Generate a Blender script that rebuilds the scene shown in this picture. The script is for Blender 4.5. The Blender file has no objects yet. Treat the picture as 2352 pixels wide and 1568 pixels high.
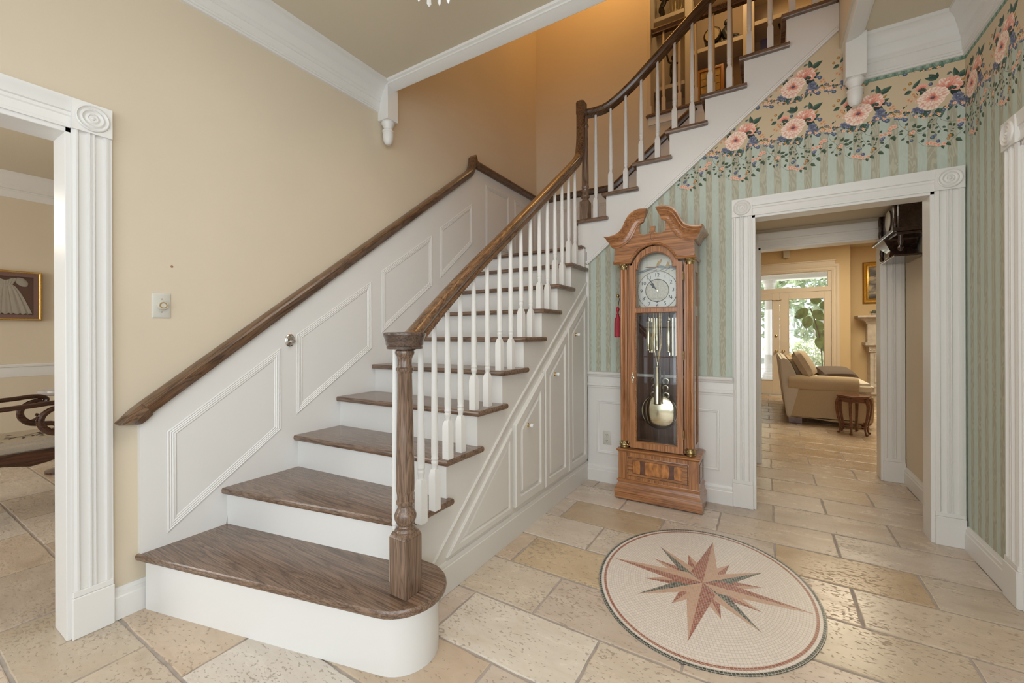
import bpy, bmesh, math, random
import numpy as np
from mathutils import Vector, Matrix
R = math.radians; PI = math.pi
scn = bpy.context.scene
COL = scn.collection
rng = random.Random(7)

# ------------------------------------------------------------------ camera
F_PX, W_PX, H_PX = 956.1, 2352.0, 1568.0
YAW, ROLL, CAM_Z, HORIZON = 0.5472, -0.004, 1.22, 768.1
cam_d = bpy.data.cameras.new('camera'); cam = bpy.data.objects.new('camera', cam_d); COL.objects.link(cam)
r0 = Vector((math.cos(YAW), math.sin(YAW), 0)); d0 = Vector((-math.sin(YAW), math.cos(YAW), 0)); u0 = Vector((0, 0, 1))
r1 = r0*math.cos(ROLL) + u0*math.sin(ROLL); u1 = u0*math.cos(ROLL) - r0*math.sin(ROLL)
cam.matrix_world = Matrix(((r1.x, u1.x, -d0.x, 0), (r1.y, u1.y, -d0.y, 0), (r1.z, u1.z, -d0.z, CAM_Z), (0, 0, 0, 1)))
cam_d.sensor_fit = 'HORIZONTAL'; cam_d.sensor_width = 36.0
cam_d.lens = F_PX*36.0/W_PX
cam_d.shift_y = -(H_PX/2 - HORIZON)/W_PX
cam_d.clip_start = 0.05; cam_d.clip_end = 200
scn.camera = cam

# ------------------------------------------------------------------ view, world, lights
scn.view_settings.view_transform = 'Standard'; scn.view_settings.look = 'None'
scn.view_settings.exposure = 0.0; scn.view_settings.gamma = 1.0; scn.view_settings.use_curve_mapping = False
scn.cycles.max_bounces = 10; scn.cycles.diffuse_bounces = 6; scn.cycles.glossy_bounces = 4
scn.cycles.transparent_max_bounces = 16; scn.cycles.sample_clamp_indirect = 6.0
world = bpy.data.worlds.new('world'); scn.world = world; world.use_nodes = True
bg = world.node_tree.nodes['Background']; bg.inputs[0].default_value = (0.80, 0.90, 1.0, 1); bg.inputs[1].default_value = 1.7

def area(name, loc, tgt, sx, sy, power, col):
    l = bpy.data.lights.new(name, 'AREA'); l.shape = 'RECTANGLE'; l.size = sx; l.size_y = sy; l.energy = power; l.color = col
    o = bpy.data.objects.new(name, l); COL.objects.link(o); o.location = loc
    o.rotation_euler = (Vector(tgt)-Vector(loc)).to_track_quat('-Z', 'Y').to_euler(); return o
def point(name, loc, power, col, rad=0.06):
    l = bpy.data.lights.new(name, 'POINT'); l.energy = power; l.color = col; l.shadow_soft_size = rad
    o = bpy.data.objects.new(name, l); COL.objects.link(o); o.location = loc; return o
DAY = (0.93, 0.97, 1.0); WARM = (1.0, 0.56, 0.20); LAMP = (1.0, 0.80, 0.55)
# glazed front door and side lights behind the camera, daylight through the dining windows, lamps upstairs
area('front_window_light', (-0.25, -2.42, 1.45), (-0.6, 2.5, 0.9), 2.2, 2.4, 34, DAY)
area('side_window_light', (1.16, -1.15, 1.5), (-2.4, 0.6, 0.9), 1.9, 1.9, 36, DAY)
area('foyer_ceiling_light', (-0.45, 1.25, 2.98), (-0.45, 1.25, 0), 1.2, 1.4, 21, (1.0, 0.97, 0.92))
area('dining_window_light', (-4.6, -2.3, 1.5), (-5.2, 1.5, 0.9), 2.4, 2.0, 55, (1.0, 0.95, 0.87))
point('dining_fill_light', (-4.7, 0.1, 2.1), 13, (1.0, 0.88, 0.7), 0.2)  # unseen fill, added to brighten the shadow box and gown; no fixture here
point('upper_hall_lamp', (-1.35, 3.75, 5.45), 34, (1.0, 0.52, 0.15), 0.25)
point('gallery_lamp', (-0.3, 5.05, 5.5), 16, (1.0, 0.70, 0.36), 0.15)
area('family_room_lamp', (1.3, 7.6, 2.86), (1.3, 7.6, 0), 1.6, 2.2, 88, (1.0, 0.87, 0.64))
area('hall_light', (0.45, 3.95, 2.17), (0.45, 3.95, 0), 0.35, 0.35, 1.6, (1.0, 0.9, 0.75))
sun_d = bpy.data.lights.new('sun', 'SUN'); sun_d.energy = 14; sun_d.angle = 0.02; sun_d.color = (1, 0.97, 0.9)
sun = bpy.data.objects.new('sun', sun_d); COL.objects.link(sun); sun.rotation_euler = Vector((0.62, -0.10, -0.72)).to_track_quat('-Z', 'Y').to_euler()

# ------------------------------------------------------------------ material helpers
def M(name):
    m = bpy.data.materials.new(name); m.use_nodes = True
    nt = m.node_tree; b = nt.nodes['Principled BSDF']
    return m, nt, b
def N(nt, t, **kw):
    n = nt.nodes.new(t)
    for k, v in kw.items():
        if hasattr(n, k): setattr(n, k, v)
        else: n.inputs[k].default_value = v
    return n
def ramp(nt, stops, interp='LINEAR'):
    n = nt.nodes.new('ShaderNodeValToRGB'); cr = n.color_ramp; cr.interpolation = interp
    while len(cr.elements) > 1: cr.elements.remove(cr.elements[-1])
    cr.elements[0].position = stops[0][0]; cr.elements[0].color = (*stops[0][1], 1)
    for p, c in stops[1:]:
        e = cr.elements.new(p); e.color = (*c, 1)
    return n
def math_n(nt, op, a=None, b=None, c=None):
    n = nt.nodes.new('ShaderNodeMath'); n.operation = op
    for i, v in enumerate((a, b, c)):
        if v is None: continue
        if isinstance(v, (int, float)): n.inputs[i].default_value = v
        else: nt.links.new(v, n.inputs[i])
    return n.outputs[0]
def mix_c(nt, fac, a, b, mode='MIX'):
    n = nt.nodes.new('ShaderNodeMix'); n.data_type = 'RGBA'; n.blend_type = mode
    for s, v in ((n.inputs[0], fac), (n.inputs[6], a), (n.inputs[7], b)):
        if isinstance(v, (int, float)): s.default_value = v
        elif isinstance(v, tuple): s.default_value = (*v, 1) if len(v) == 3 else v
        else: nt.links.new(v, s)
    return n.outputs[2]
def bump(nt, b, h, dist=0.001, strength=0.5):
    n = nt.nodes.new('ShaderNodeBump'); n.inputs['Strength'].default_value = strength; n.inputs['Distance'].default_value = dist
    nt.links.new(h, n.inputs['Height']); nt.links.new(n.outputs[0], b.inputs['Normal'])
def pos(nt): return nt.nodes.new('ShaderNodeNewGeometry').outputs['Position']
def simple(name, col, rough=0.5, metal=0.0, coat=0.0, var=0.0, vscale=8.0, bmp=0.0, bscale=200.0, stretch=(1, 1, 1)):
    m, nt, b = M(name); b.inputs['Base Color'].default_value = (*col, 1)
    b.inputs['Roughness'].default_value = rough; b.inputs['Metallic'].default_value = metal; b.inputs['Coat Weight'].default_value = coat
    if var or bmp:
        mp = N(nt, 'ShaderNodeMapping'); mp.inputs['Scale'].default_value = stretch; nt.links.new(pos(nt), mp.inputs['Vector'])
    if var:
        n = N(nt, 'ShaderNodeTexNoise', Scale=vscale, Detail=4.0); nt.links.new(mp.outputs[0], n.inputs['Vector'])
        r = ramp(nt, [(0.3, tuple(c*(1-var) for c in col)), (0.7, tuple(min(1, c*(1+var)) for c in col))])
        nt.links.new(n.outputs[0], r.inputs[0]); nt.links.new(r.outputs[0], b.inputs['Base Color'])
    if bmp:
        n2 = N(nt, 'ShaderNodeTexNoise', Scale=bscale, Detail=2.0); nt.links.new(mp.outputs[0], n2.inputs['Vector'])
        bump(nt, b, n2.outputs[0], 0.002, bmp)
    return m
def grain_wood(name, light, dark, d=(1, 0, 0), rough=0.3, scale=1.0, coat=0.3, contrast=1.0, seed=0.0, spec=0.5):
    """open-grained wood; d is the direction of the grain"""
    m, nt, b = M(name); P = pos(nt)
    dv = Vector(d).normalized(); a = dv.orthogonal().normalized(); c = dv.cross(a)
    def dot(v):
        n = nt.nodes.new('ShaderNodeVectorMath'); n.operation = 'DOT_PRODUCT'; nt.links.new(P, n.inputs[0]); n.inputs[1].default_value = v; return n.outputs['Value']
    cx = nt.nodes.new('ShaderNodeCombineXYZ')
    for i, (v, s) in enumerate(((dv, 1.3*scale), (a, 11*scale), (c, 11*scale))):
        nt.links.new(math_n(nt, 'MULTIPLY_ADD', dot(v), s, seed*(i+1)), cx.inputs[i])
    n1 = N(nt, 'ShaderNodeTexNoise', Scale=1.0, Detail=3.0, Distortion=0.6); nt.links.new(cx.outputs[0], n1.inputs['Vector'])
    rings = math_n(nt, 'FRACT', math_n(nt, 'MULTIPLY', n1.outputs[0], 9.0*contrast))
    mp = N(nt, 'ShaderNodeMapping'); mp.inputs['Scale'].default_value = (3, 22, 22); nt.links.new(cx.outputs[0], mp.inputs['Vector'])
    n2 = N(nt, 'ShaderNodeTexNoise', Scale=1.0, Detail=2.0); nt.links.new(mp.outputs[0], n2.inputs['Vector'])
    mid = tuple((l*0.55+k*0.45) for l, k in zip(light, dark))
    r1_ = ramp(nt, [(0.0, dark), (0.18, mid), (0.6, light), (0.92, mid), (1.0, dark)]); nt.links.new(rings, r1_.inputs[0])
    r2_ = ramp(nt, [(0.38, (0.55, 0.52, 0.5)), (0.56, (1, 1, 1))]); nt.links.new(n2.outputs[0], r2_.inputs[0])
    col = mix_c(nt, 1.0, r1_.outputs[0], r2_.outputs[0], 'MULTIPLY')
    nt.links.new(col, b.inputs['Base Color'])
    b.inputs['Roughness'].default_value = rough; b.inputs['Coat Weight'].default_value = coat; b.inputs['Coat Roughness'].default_value = 0.18
    b.inputs['Specular IOR Level'].default_value = spec
    bump(nt, b, n2.outputs[0], 0.0006, 0.25)
    return m
def glass_mat(name, tint=(1, 1, 1), refl=0.10, rough=0.0):
    m = bpy.data.materials.new(name); m.use_nodes = True; nt = m.node_tree
    for n in list(nt.nodes): nt.nodes.remove(n)
    o = nt.nodes.new('ShaderNodeOutputMaterial'); t = nt.nodes.new('ShaderNodeBsdfTransparent'); g = nt.nodes.new('ShaderNodeBsdfGlossy')
    t.inputs[0].default_value = (*tint, 1); g.inputs['Roughness'].default_value = rough
    fr = nt.nodes.new('ShaderNodeFresnel'); fr.inputs[0].default_value = 1.5
    mx = nt.nodes.new('ShaderNodeMixShader'); nt.links.new(math_n(nt, 'ADD', fr.outputs[0], refl), mx.inputs[0])
    nt.links.new(t.outputs[0], mx.inputs[1]); nt.links.new(g.outputs[0], mx.inputs[2]); nt.links.new(mx.outputs[0], o.inputs[0])
    return m

# ------------------------------------------------------------------ mesh helpers
WL = {}
def wloc(o): return WL.get(o.name, Vector((0, 0, 0)))
def tag(o, label=None, cat=None, group=None, kind=None):
    if label: o['label'] = label
    if cat: o['category'] = cat
    if group: o['group'] = group
    if kind: o['kind'] = kind
    return o
def thing(name, label, cat, loc=(0, 0, 0), group=None):
    o = bpy.data.objects.new(name, None); COL.objects.link(o); o.location = loc; o.empty_display_size = 0.1
    WL[o.name] = Vector(loc); return tag(o, label, cat, group)
def copy_tree(o, parent=None):
    c = o.copy(); COL.objects.link(c); WL[c.name] = wloc(o).copy()
    if parent: c.parent = parent
    for ch in list(o.children): copy_tree(ch, c)
    return c
class Fr:
    """a plane: origin, two in-plane axes and the normal"""
    def __init__(s, o, u, v, n): s.o, s.u, s.v, s.n = Vector(o), Vector(u), Vector(v), Vector(n)
    def p(s, a, b, c=0.0): return s.o + s.u*a + s.v*b + s.n*c
XY = Fr((0, 0, 0), (1, 0, 0), (0, 1, 0), (0, 0, 1))
def fx(x0, sg=1): return Fr((x0, 0, 0), (0, 1, 0), (0, 0, 1), (sg, 0, 0))     # (y, z) on a plane of constant x
def fy(y0, sg=-1): return Fr((0, y0, 0), (1, 0, 0), (0, 0, 1), (0, sg, 0))    # (x, z) on a plane of constant y
def area2(p): return sum(p[i][0]*p[(i+1) % len(p)][1]-p[(i+1) % len(p)][0]*p[i][1] for i in range(len(p)))/2
def miters(path, closed):
    n = len(path); out = []
    def nrm(a, b):
        dx, dy = b[0]-a[0], b[1]-a[1]; l = math.hypot(dx, dy) or 1e-9; return (-dy/l, dx/l)
    for i in range(n):
        e = []
        if closed or i > 0: e.append(nrm(path[i-1], path[i]))
        if closed or i < n-1: e.append(nrm(path[i], path[(i+1) % n]))
        if len(e) == 1: out.append(e[0])
        else:
            k = 1+e[0][0]*e[1][0]+e[0][1]*e[1][1]; k = max(k, 0.15)
            out.append(((e[0][0]+e[1][0])/k, (e[0][1]+e[1][1])/k))
    return out
class MB:
    def __init__(s): s.v = []; s.f = []; s.mi = []
    def _add(s, vs, fs, mi=0):
        o = len(s.v); s.v += [tuple(v) for v in vs]; s.f += [tuple(i+o for i in f) for f in fs]; s.mi += [mi]*len(fs); return s
    def box(s, x0, x1, y0, y1, z0, z1, mi=0):
        return s._add([(x, y, z) for z in (z0, z1) for y in (y0, y1) for x in (x0, x1)],
                      [(0, 2, 3, 1), (4, 5, 7, 6), (0, 1, 5, 4), (2, 6, 7, 3), (0, 4, 6, 2), (1, 3, 7, 5)], mi)
    def prism(s, poly, lo, hi, fr=XY, mi=0):
        n = len(poly); vs = [fr.p(a, b, lo) for a, b in poly]+[fr.p(a, b, hi) for a, b in poly]
        return s._add(vs, [tuple(range(n))[::-1], tuple(range(n, 2*n))]+[(i, (i+1) % n, n+(i+1) % n, n+i) for i in range(n)], mi)
    def face(s, poly, h=0.0, fr=XY, mi=0): return s._add([fr.p(a, b, h) for a, b in poly], [tuple(range(len(poly)))], mi)
    def strips(s, rows, closed, mi=0, cap0=False, cap1=False):
        n = len(rows[0]); vs = [v for r in rows for v in r]; fs = []
        for i in range(len(rows)-1):
            for j in range(n if closed else n-1):
                k = (j+1) % n; fs.append((i*n+j, i*n+k, (i+1)*n+k, (i+1)*n+j))
        if cap0: fs.append(tuple(range(n))[::-1])
        if cap1: fs.append(tuple(range((len(rows)-1)*n, len(rows)*n)))
        return s._add(vs, fs, mi)
    def mold(s, path, prof, fr=XY, closed=False, side=1, mi=0, solid=False):
        """run a profile (offset, height) along a mitred path in a plane"""
        mt = miters(path, closed); rows = []
        for (a, b), (ma, mb) in zip(path, mt): rows.append([fr.p(a+ma*o*side, b+mb*o*side, h) for o, h in prof])
        if closed: rows.append(rows[0])
        return s.strips(rows, solid, mi, solid and not closed, solid and not closed)
    def panel(s, poly, prof, fr=XY, cap=True, mi=0, capmi=None):
        """concentric insets of a polygon: (inset, height) rings, the last one filled"""
        sd = 1 if area2(poly) > 0 else -1
        mt = miters(poly, True); rows = [[fr.p(a+ma*o*sd, b+mb*o*sd, h) for (a, b), (ma, mb) in zip(poly, mt)] for o, h in prof]
        s.strips(rows, True, mi)
        if cap: s._add(rows[-1], [tuple(range(len(poly)))], mi if capmi is None else capmi)
        return s
    def stack(s, rect, prof, mi=0):
        """rectangle (x0,x1,y0,y1) lofted upward through (outward, z)"""
        x0, x1, y0, y1 = rect
        rows = [[(x0-o, y0-o, z), (x1+o, y0-o, z), (x1+o, y1, z), (x0-o, y1, z)] for o, z in prof]
        return s.strips(rows, True, mi, True, True)
    def lathe(s, prof, c, axis='z', seg=20, mi=0, a0=0.0, a1=2*PI, caps=True, sx=1.0, sy=1.0):
        full = abs(a1-a0-2*PI) < 1e-6; n = seg if full else seg+1; rows = []
        for r_, h in prof:
            row = []
            for i in range(n):
                t = a0+(a1-a0)*i/seg; p = (r_*sx*math.cos(t), r_*sy*math.sin(t), h)
                p = {'z': p, 'y': (p[0], p[2], p[1]), '-y': (p[0], -p[2], p[1]), 'x': (p[2], p[0], p[1]), '-x': (-p[2], p[0], p[1])}[axis]
                row.append((c[0]+p[0], c[1]+p[1], c[2]+p[2]))
            rows.append(row)
        return s.strips(rows, full, mi, caps and full, caps and full)
    def tube(s, pts, r, seg=8, mi=0, cap=True):
        pts = [Vector(p) for p in pts]; n = len(pts); rr = r if isinstance(r, (list, tuple)) else [r]*n; rows = []; ref = None
        for i, p in enumerate(pts):
            t = ((pts[min(i+1, n-1)]-pts[max(i-1, 0)]) or Vector((0, 0, 1))).normalized()
            if ref is None: ref = t.orthogonal().normalized()
            ref = (ref-t*ref.dot(t)).normalized(); b = t.cross(ref)
            rows.append([p+(ref*math.cos(2*PI*j/seg)+b*math.sin(2*PI*j/seg))*rr[i] for j in range(seg)])
        return s.strips(rows, True, mi, cap, cap)
    def sweep(s, path, prof, side, mi=0, cap=True):
        """closed profile (sideways, up) along a 3-D path; side is the roughly constant sideways vector"""
        pts = [Vector(p) for p in path]; n = len(pts); rows = []
        for i, p in enumerate(pts):
            t = (pts[min(i+1, n-1)]-pts[max(i-1, 0)]).normalized(); sd = side(i) if callable(side) else Vector(side)
            sd = (sd-t*sd.dot(t)).normalized(); upv = sd.cross(t)
            rows.append([p+sd*a+upv*b for a, b in prof])
        return s.strips(rows, True, mi, cap, cap)
    def ball(s, c, r, seg=14, rings=9, sx=1, sy=1, sz=1, mi=0):
        prof = [(r*math.sin(PI*i/rings), -r*math.cos(PI*i/rings)) for i in range(rings+1)]
        prof[0] = (r*0.02, -r); prof[-1] = (r*0.02, r)
        rows = [[(c[0]+q*sx*math.cos(2*PI*j/seg), c[1]+q*sy*math.sin(2*PI*j/seg), c[2]+h*sz) for j in range(seg)] for q, h in prof]
        return s.strips(rows, True, mi, True, True)
    def mesh(s, name, mats, off=(0, 0, 0), smooth=True, bevel=0.0, ang=35, recalc=True, seg=1):
        off = Vector(off); me = bpy.data.meshes.new(name); me.from_pydata([Vector(v)-off for v in s.v], [], s.f); me.update()
        for m in (mats if isinstance(mats, (list, tuple)) else [mats]): me.materials.append(m)
        me.polygons.foreach_set('material_index', s.mi)
        if recalc or bevel:
            bm = bmesh.new(); bm.from_mesh(me)
            if not bevel: bmesh.ops.remove_doubles(bm, verts=bm.verts, dist=1e-5)
            bmesh.ops.recalc_face_normals(bm, faces=bm.faces)
            if bevel:
                es = [e for e in bm.edges if len(e.link_faces) == 2 and e.calc_face_angle(0) > R(40)]
                bmesh.ops.bevel(bm, geom=es, offset=bevel, segments=seg, affect='EDGES', clamp_overlap=True)
            bm.to_mesh(me); bm.free()
        if smooth:
            me.polygons.foreach_set('use_smooth', [True]*len(me.polygons)); me.set_sharp_from_angle(angle=R(ang))
        return me
    def build(s, name, mats, parent=None, **kw):
        w = wloc(parent) if parent else Vector((0, 0, 0))
        o = bpy.data.objects.new(name, s.mesh(name, mats, w, **kw)); COL.objects.link(o)
        WL[o.name] = w
        if parent: o.parent = parent
        return o
    def top(s, name, mats, label, cat, group=None, **kw): return tag(s.build(name, mats, **kw), label, cat, group)
    def struct(s, name, mats, parent=None, **kw):
        o = s.build(name, mats, parent, **kw)
        if not parent: o['kind'] = 'structure'
        return o
def arc(cx_, cy_, r_, a0, a1, n, ry=None):
    ry = r_ if ry is None else ry
    return [(cx_+r_*math.cos(a0+(a1-a0)*i/n), cy_+ry*math.sin(a0+(a1-a0)*i/n)) for i in range(n+1)]
def spline(pts, n=6):
    P = [Vector(p) for p in pts]; out = []
    for i in range(len(P)-1):
        p0, p1, p2, p3 = P[max(i-1, 0)], P[i], P[i+1], P[min(i+2, len(P)-1)]
        for k in range(n):
            t = k/n; out.append(0.5*((2*p1)+(p2-p0)*t+(2*p0-5*p1+4*p2-p3)*t*t+(3*p1-p0-3*p2+p3)*t**3))
    return out+[P[-1]]

# ------------------------------------------------------------------ wallpaper: the printed floral border is painted here into an array
PPM = 1.7                      # pixels per millimetre
PW_MM, PZ0, PZ1 = 338.0, -348.0, 152.0
IW, IH = int(round(PW_MM*PPM)), int(round((PZ1-PZ0)*PPM))
ART = np.zeros((IH, IW, 4), np.float32)
_rs = np.random.RandomState(5)
def _blend(mask, col, x0, x1, y0, y1):
    a = ART[y0:y1, x0:x1]; m = mask[..., None]
    a[..., :3] = a[..., :3]*(1-m)+col*m; a[..., 3:] = np.maximum(a[..., 3:], m)
def _local(cx_, cy_, rad, fn):
    for off in (-PW_MM, 0, PW_MM):
        X, Y = (cx_+off+PW_MM/2)*PPM, (cy_-PZ0)*PPM; q = rad*PPM+2
        x0, x1, y0, y1 = max(0, int(X-q)), min(IW, int(X+q)+1), max(0, int(Y-q)), min(IH, int(Y+q)+1)
        if x1 <= x0 or y1 <= y0: continue
        yy, xx = np.mgrid[y0:y1, x0:x1]
        m, col = fn((xx-X)/PPM, (yy-Y)/PPM); _blend(np.clip(m, 0, 1), col/255.0, x0, x1, y0, y1)
def leaf(x, y, L, w, ang, c0=(70, 98, 84), c1=(38, 58, 52), tip=0.8):
    ca, sa = math.cos(R(ang)), math.sin(R(ang)); c0, c1 = np.array(c0, np.float32), np.array(c1, np.float32)
    def fn(dx, dy):
        u = (dx*ca+dy*sa)/L; v = (-dx*sa+dy*ca)/w
        hw = np.where((u > 0) & (u < 1), np.sin(np.pi*np.clip(u, 0, 1)**tip), 0)
        m = np.clip((hw-np.abs(v))*w*PPM*0.8, 0, 1)*((u > 0) & (u < 1))
        t = np.clip(0.5+0.6*v+0.15*np.sin(u*40+v*6), 0, 1)[..., None]
        t = np.where((np.abs(v) < 0.09)[..., None], 0.15, t)
        return m, c1+(c0-c1)*t
    _local(x, y, L+w, fn)
def petal(x, y, L, w, ang, base, edge):
    ca, sa = math.cos(R(ang)), math.sin(R(ang)); base, edge = np.array(base, np.float32), np.array(edge, np.float32); ph = _rs.rand()*6
    def fn(dx, dy):
        u = (dx*ca+dy*sa)/L; v = (-dx*sa+dy*ca)/w
        hw = np.where((u > -0.05) & (u < 1), np.sqrt(np.clip(1-((u-0.58)/0.45)**2, 0, 1))*1.0, 0); hw = np.maximum(hw, np.where((u > 0) & (u < .6), .35+u*.9, 0))
        hw = hw*(1-0.06*np.abs(np.sin(v*7+ph)))
        m = np.clip((np.minimum(hw, 1.0)-np.abs(v))*w*PPM, 0, 1)*np.clip((1-u)*L*PPM*.7, 0, 1)*(u > -0.02)
        t = np.clip(u*1.15-0.1+0.22*np.sin(v*9+ph)*u+0.35*np.abs(v)**2, 0, 1)[..., None]
        return m, base+(edge-base)*t
    _local(x, y, L+w, fn)
def berry(x, y, r_, col, hi=(225, 225, 225)):
    col = np.array(col, np.float32); hi = np.array(hi, np.float32)
    def fn(dx, dy):
        d = np.sqrt(dx*dx+dy*dy)/r_; h = np.clip(1-np.sqrt((dx/r_+0.3)**2+(dy/r_-0.3)**2)/0.55, 0, 1)[..., None]
        return np.clip((1-d)*r_*PPM, 0, 1), col*(0.72+0.35*np.clip(1-d, 0, 1))[..., None]*(1-0.6*h)+hi*0.6*h
    _local(x, y, r_+1, fn)
def stem(pts, w=1.3, col=(62, 72, 58)):
    pp = spline([(a, b, 0) for a, b in pts], 14)
    for p in pp: berry(p.x, p.y, w, col, col)
PINK_D, PINK, PINK_L, CREAM = (196, 96, 80), (228, 140, 118), (243, 186, 166), (252, 232, 216)
GRN, GRN_D = (92, 120, 104), (52, 74, 66)
# leaves behind
leaf(80, 62, 62, 13, 100, GRN, GRN_D); leaf(80, 64, 70, 17, 30, (96, 124, 104), GRN_D)
leaf(-6, 76, 52, 16, 128, (98, 122, 112), GRN_D); leaf(-4, 76, 56, 12, 158, GRN, GRN_D); leaf(-4, 78, 40, 9, 84, (60, 84, 74), GRN_D)
leaf(-108, 52, 62, 10, 52, GRN, GRN_D); leaf(-112, 42, 36, 12, 205, GRN, GRN_D)
leaf(54, 0, 62, 20, -40, (58, 78, 70), (34, 50, 48)); leaf(84, 30, 44, 13, -60, (58, 80, 70), (34, 50, 48)); leaf(84, 12, 48, 12, 20, GRN, GRN_D)
leaf(-30, -92, 60, 19, -142, (92, 122, 98), GRN_D); leaf(2, -92, 60, 24, -78, (100, 132, 108), GRN_D); leaf(20, -92, 36, 8, -10, GRN, GRN_D); leaf(62, -84, 44, 9, -118, (90, 118, 96), GRN_D); leaf(90, -80, 30, 8, -62, (70, 92, 84), GRN_D)
leaf(-62, 2, 26, 10, 120, (50, 70, 60), GRN_D); leaf(-58, 4, 28, 10, 60, (50, 70, 60), GRN_D); leaf(-84, 8, 26, 9, 160, (56, 76, 64), GRN_D)
# upper peony
for a, L, w_ in ((172, 50, 17), (146, 58, 20), (118, 66, 21), (88, 64, 22), (60, 70, 21), (34, 66, 20), (8, 60, 18), (-16, 50, 14)): petal(46, 13, L+_rs.uniform(-4, 4), w_, a+_rs.uniform(-5, 5), PINK_D, CREAM if a in (118, 34) else PINK_L)
for a, L, w_ in ((158, 38, 13), (128, 46, 16), (96, 44, 16), (66, 50, 16), (36, 44, 15), (10, 38, 12)): petal(46, 12, L+_rs.uniform(-3, 3), w_, a+_rs.uniform(-6, 6), PINK_D, CREAM if a in (96, 10) else PINK_L)
for i in range(6): berry(20+i*10, 9+4*math.sin(i*2), 9, (62, 92, 78), (120, 146, 128))
# bud
for a in (150, 120, 95, 70, 45): petal(-68, 34, 34, 11, a, PINK_D, PINK_L)
for a in (160, 130, 100, 70, 40, 20): leaf(-66, 26, 22, 6, a, (78, 92, 84), (44, 58, 52))
# lower peony, in three layers
PC = (-24, -30)
for a, L, w_ in ((176, 64, 25), (150, 60, 26), (120, 56, 25), (92, 60, 26), (64, 66, 27), (38, 76, 26), (12, 72, 24), (-14, 60, 22), (-46, 58, 25), (-80, 66, 27), (-112, 68, 26), (-144, 64, 25)):
    petal(PC[0]+_rs.uniform(-3, 3), PC[1]+_rs.uniform(-3, 3), L+_rs.uniform(-5, 5), w_, a+_rs.uniform(-6, 6), PINK_D, CREAM)
for i, a in enumerate((20, 62, 100, 140, 182, 226, 268, 312, 345)): petal(PC[0]+3, PC[1]+4, 44+_rs.uniform(-6, 6), 20, a+_rs.uniform(-8, 8), PINK if i % 2 else PINK_D, CREAM)
for i, a in enumerate((40, 95, 150, 205, 262, 320)): petal(PC[0]+4, PC[1]+5, 27+_rs.uniform(-3, 4), 15, a+_rs.uniform(-10, 10), PINK_D, PINK_L if i % 2 else CREAM)
for i in range(5): berry(PC[0]-2+i*3, PC[1]+4+3*math.sin(i*2.2), 5, (92, 98, 124), (150, 155, 175))
# blue and purple blossoms
for cx_, cy_, s in ((84, -46, 1.0), (66, -78, .8), (96, -74, .85), (-92, -78, .75), (-70, -92, .6)):
    for k in range(6): petal(cx_, cy_, 26*s, 10*s, k*60+15, (82, 88, 112), (146, 154, 176) if k % 2 else (116, 120, 146))
    berry(cx_, cy_, 4*s, (150, 160, 185))
for x, y, r_ in ((126, -9, 12), (112, 2, 7), (117, -106, 13), (104, -100, 9), (198, -124, 11), (186, -112, 8), (-29, 56, 10), (-138, -122, 10), (-150, -116, 8), (170, -108, 9), (155, -104, 8)): berry(x, y, r_, (104, 122, 152))
for x, y, r_ in ((140, -74, 9), (160, -64, 8), (150, -84, 7), (204, -80, 8), (-141, 61, 8), (-118, 86, 9), (-124, -80, 9), (-132, -92, 8), (180, -92, 7), (168, -96, 6), (104, 42, 7), (112, 50, 5)): berry(x, y, r_, (206, 152, 78), (240, 205, 140))
for x, y in ((132, -36), (144, -28), (-124, -10), (-112, -20), (150, -44), (-98, 6), (-92, -2), (-104, 18)):
    for k in range(4): petal(x, y, 13, 5, k*75+_rs.rand()*60, (196, 140, 104), (236, 200, 160))
for x, y in ((-90, -30), (160, -92), (176, -100), (-140, -100), (-156, -84)):
    for k in range(5): petal(x, y, 10, 4, k*72, (226, 168, 140), (246, 216, 190))
stem([(-160, -64), (-146, -52), (-132, -40)], 1.6, (50, 60, 56)); leaf(-150, -56, 16, 5, 60, GRN_D, GRN_D)
for k in range(5): leaf(52, 92, 15, 4, 50+k*32, (104, 130, 128), (80, 104, 104))
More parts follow.
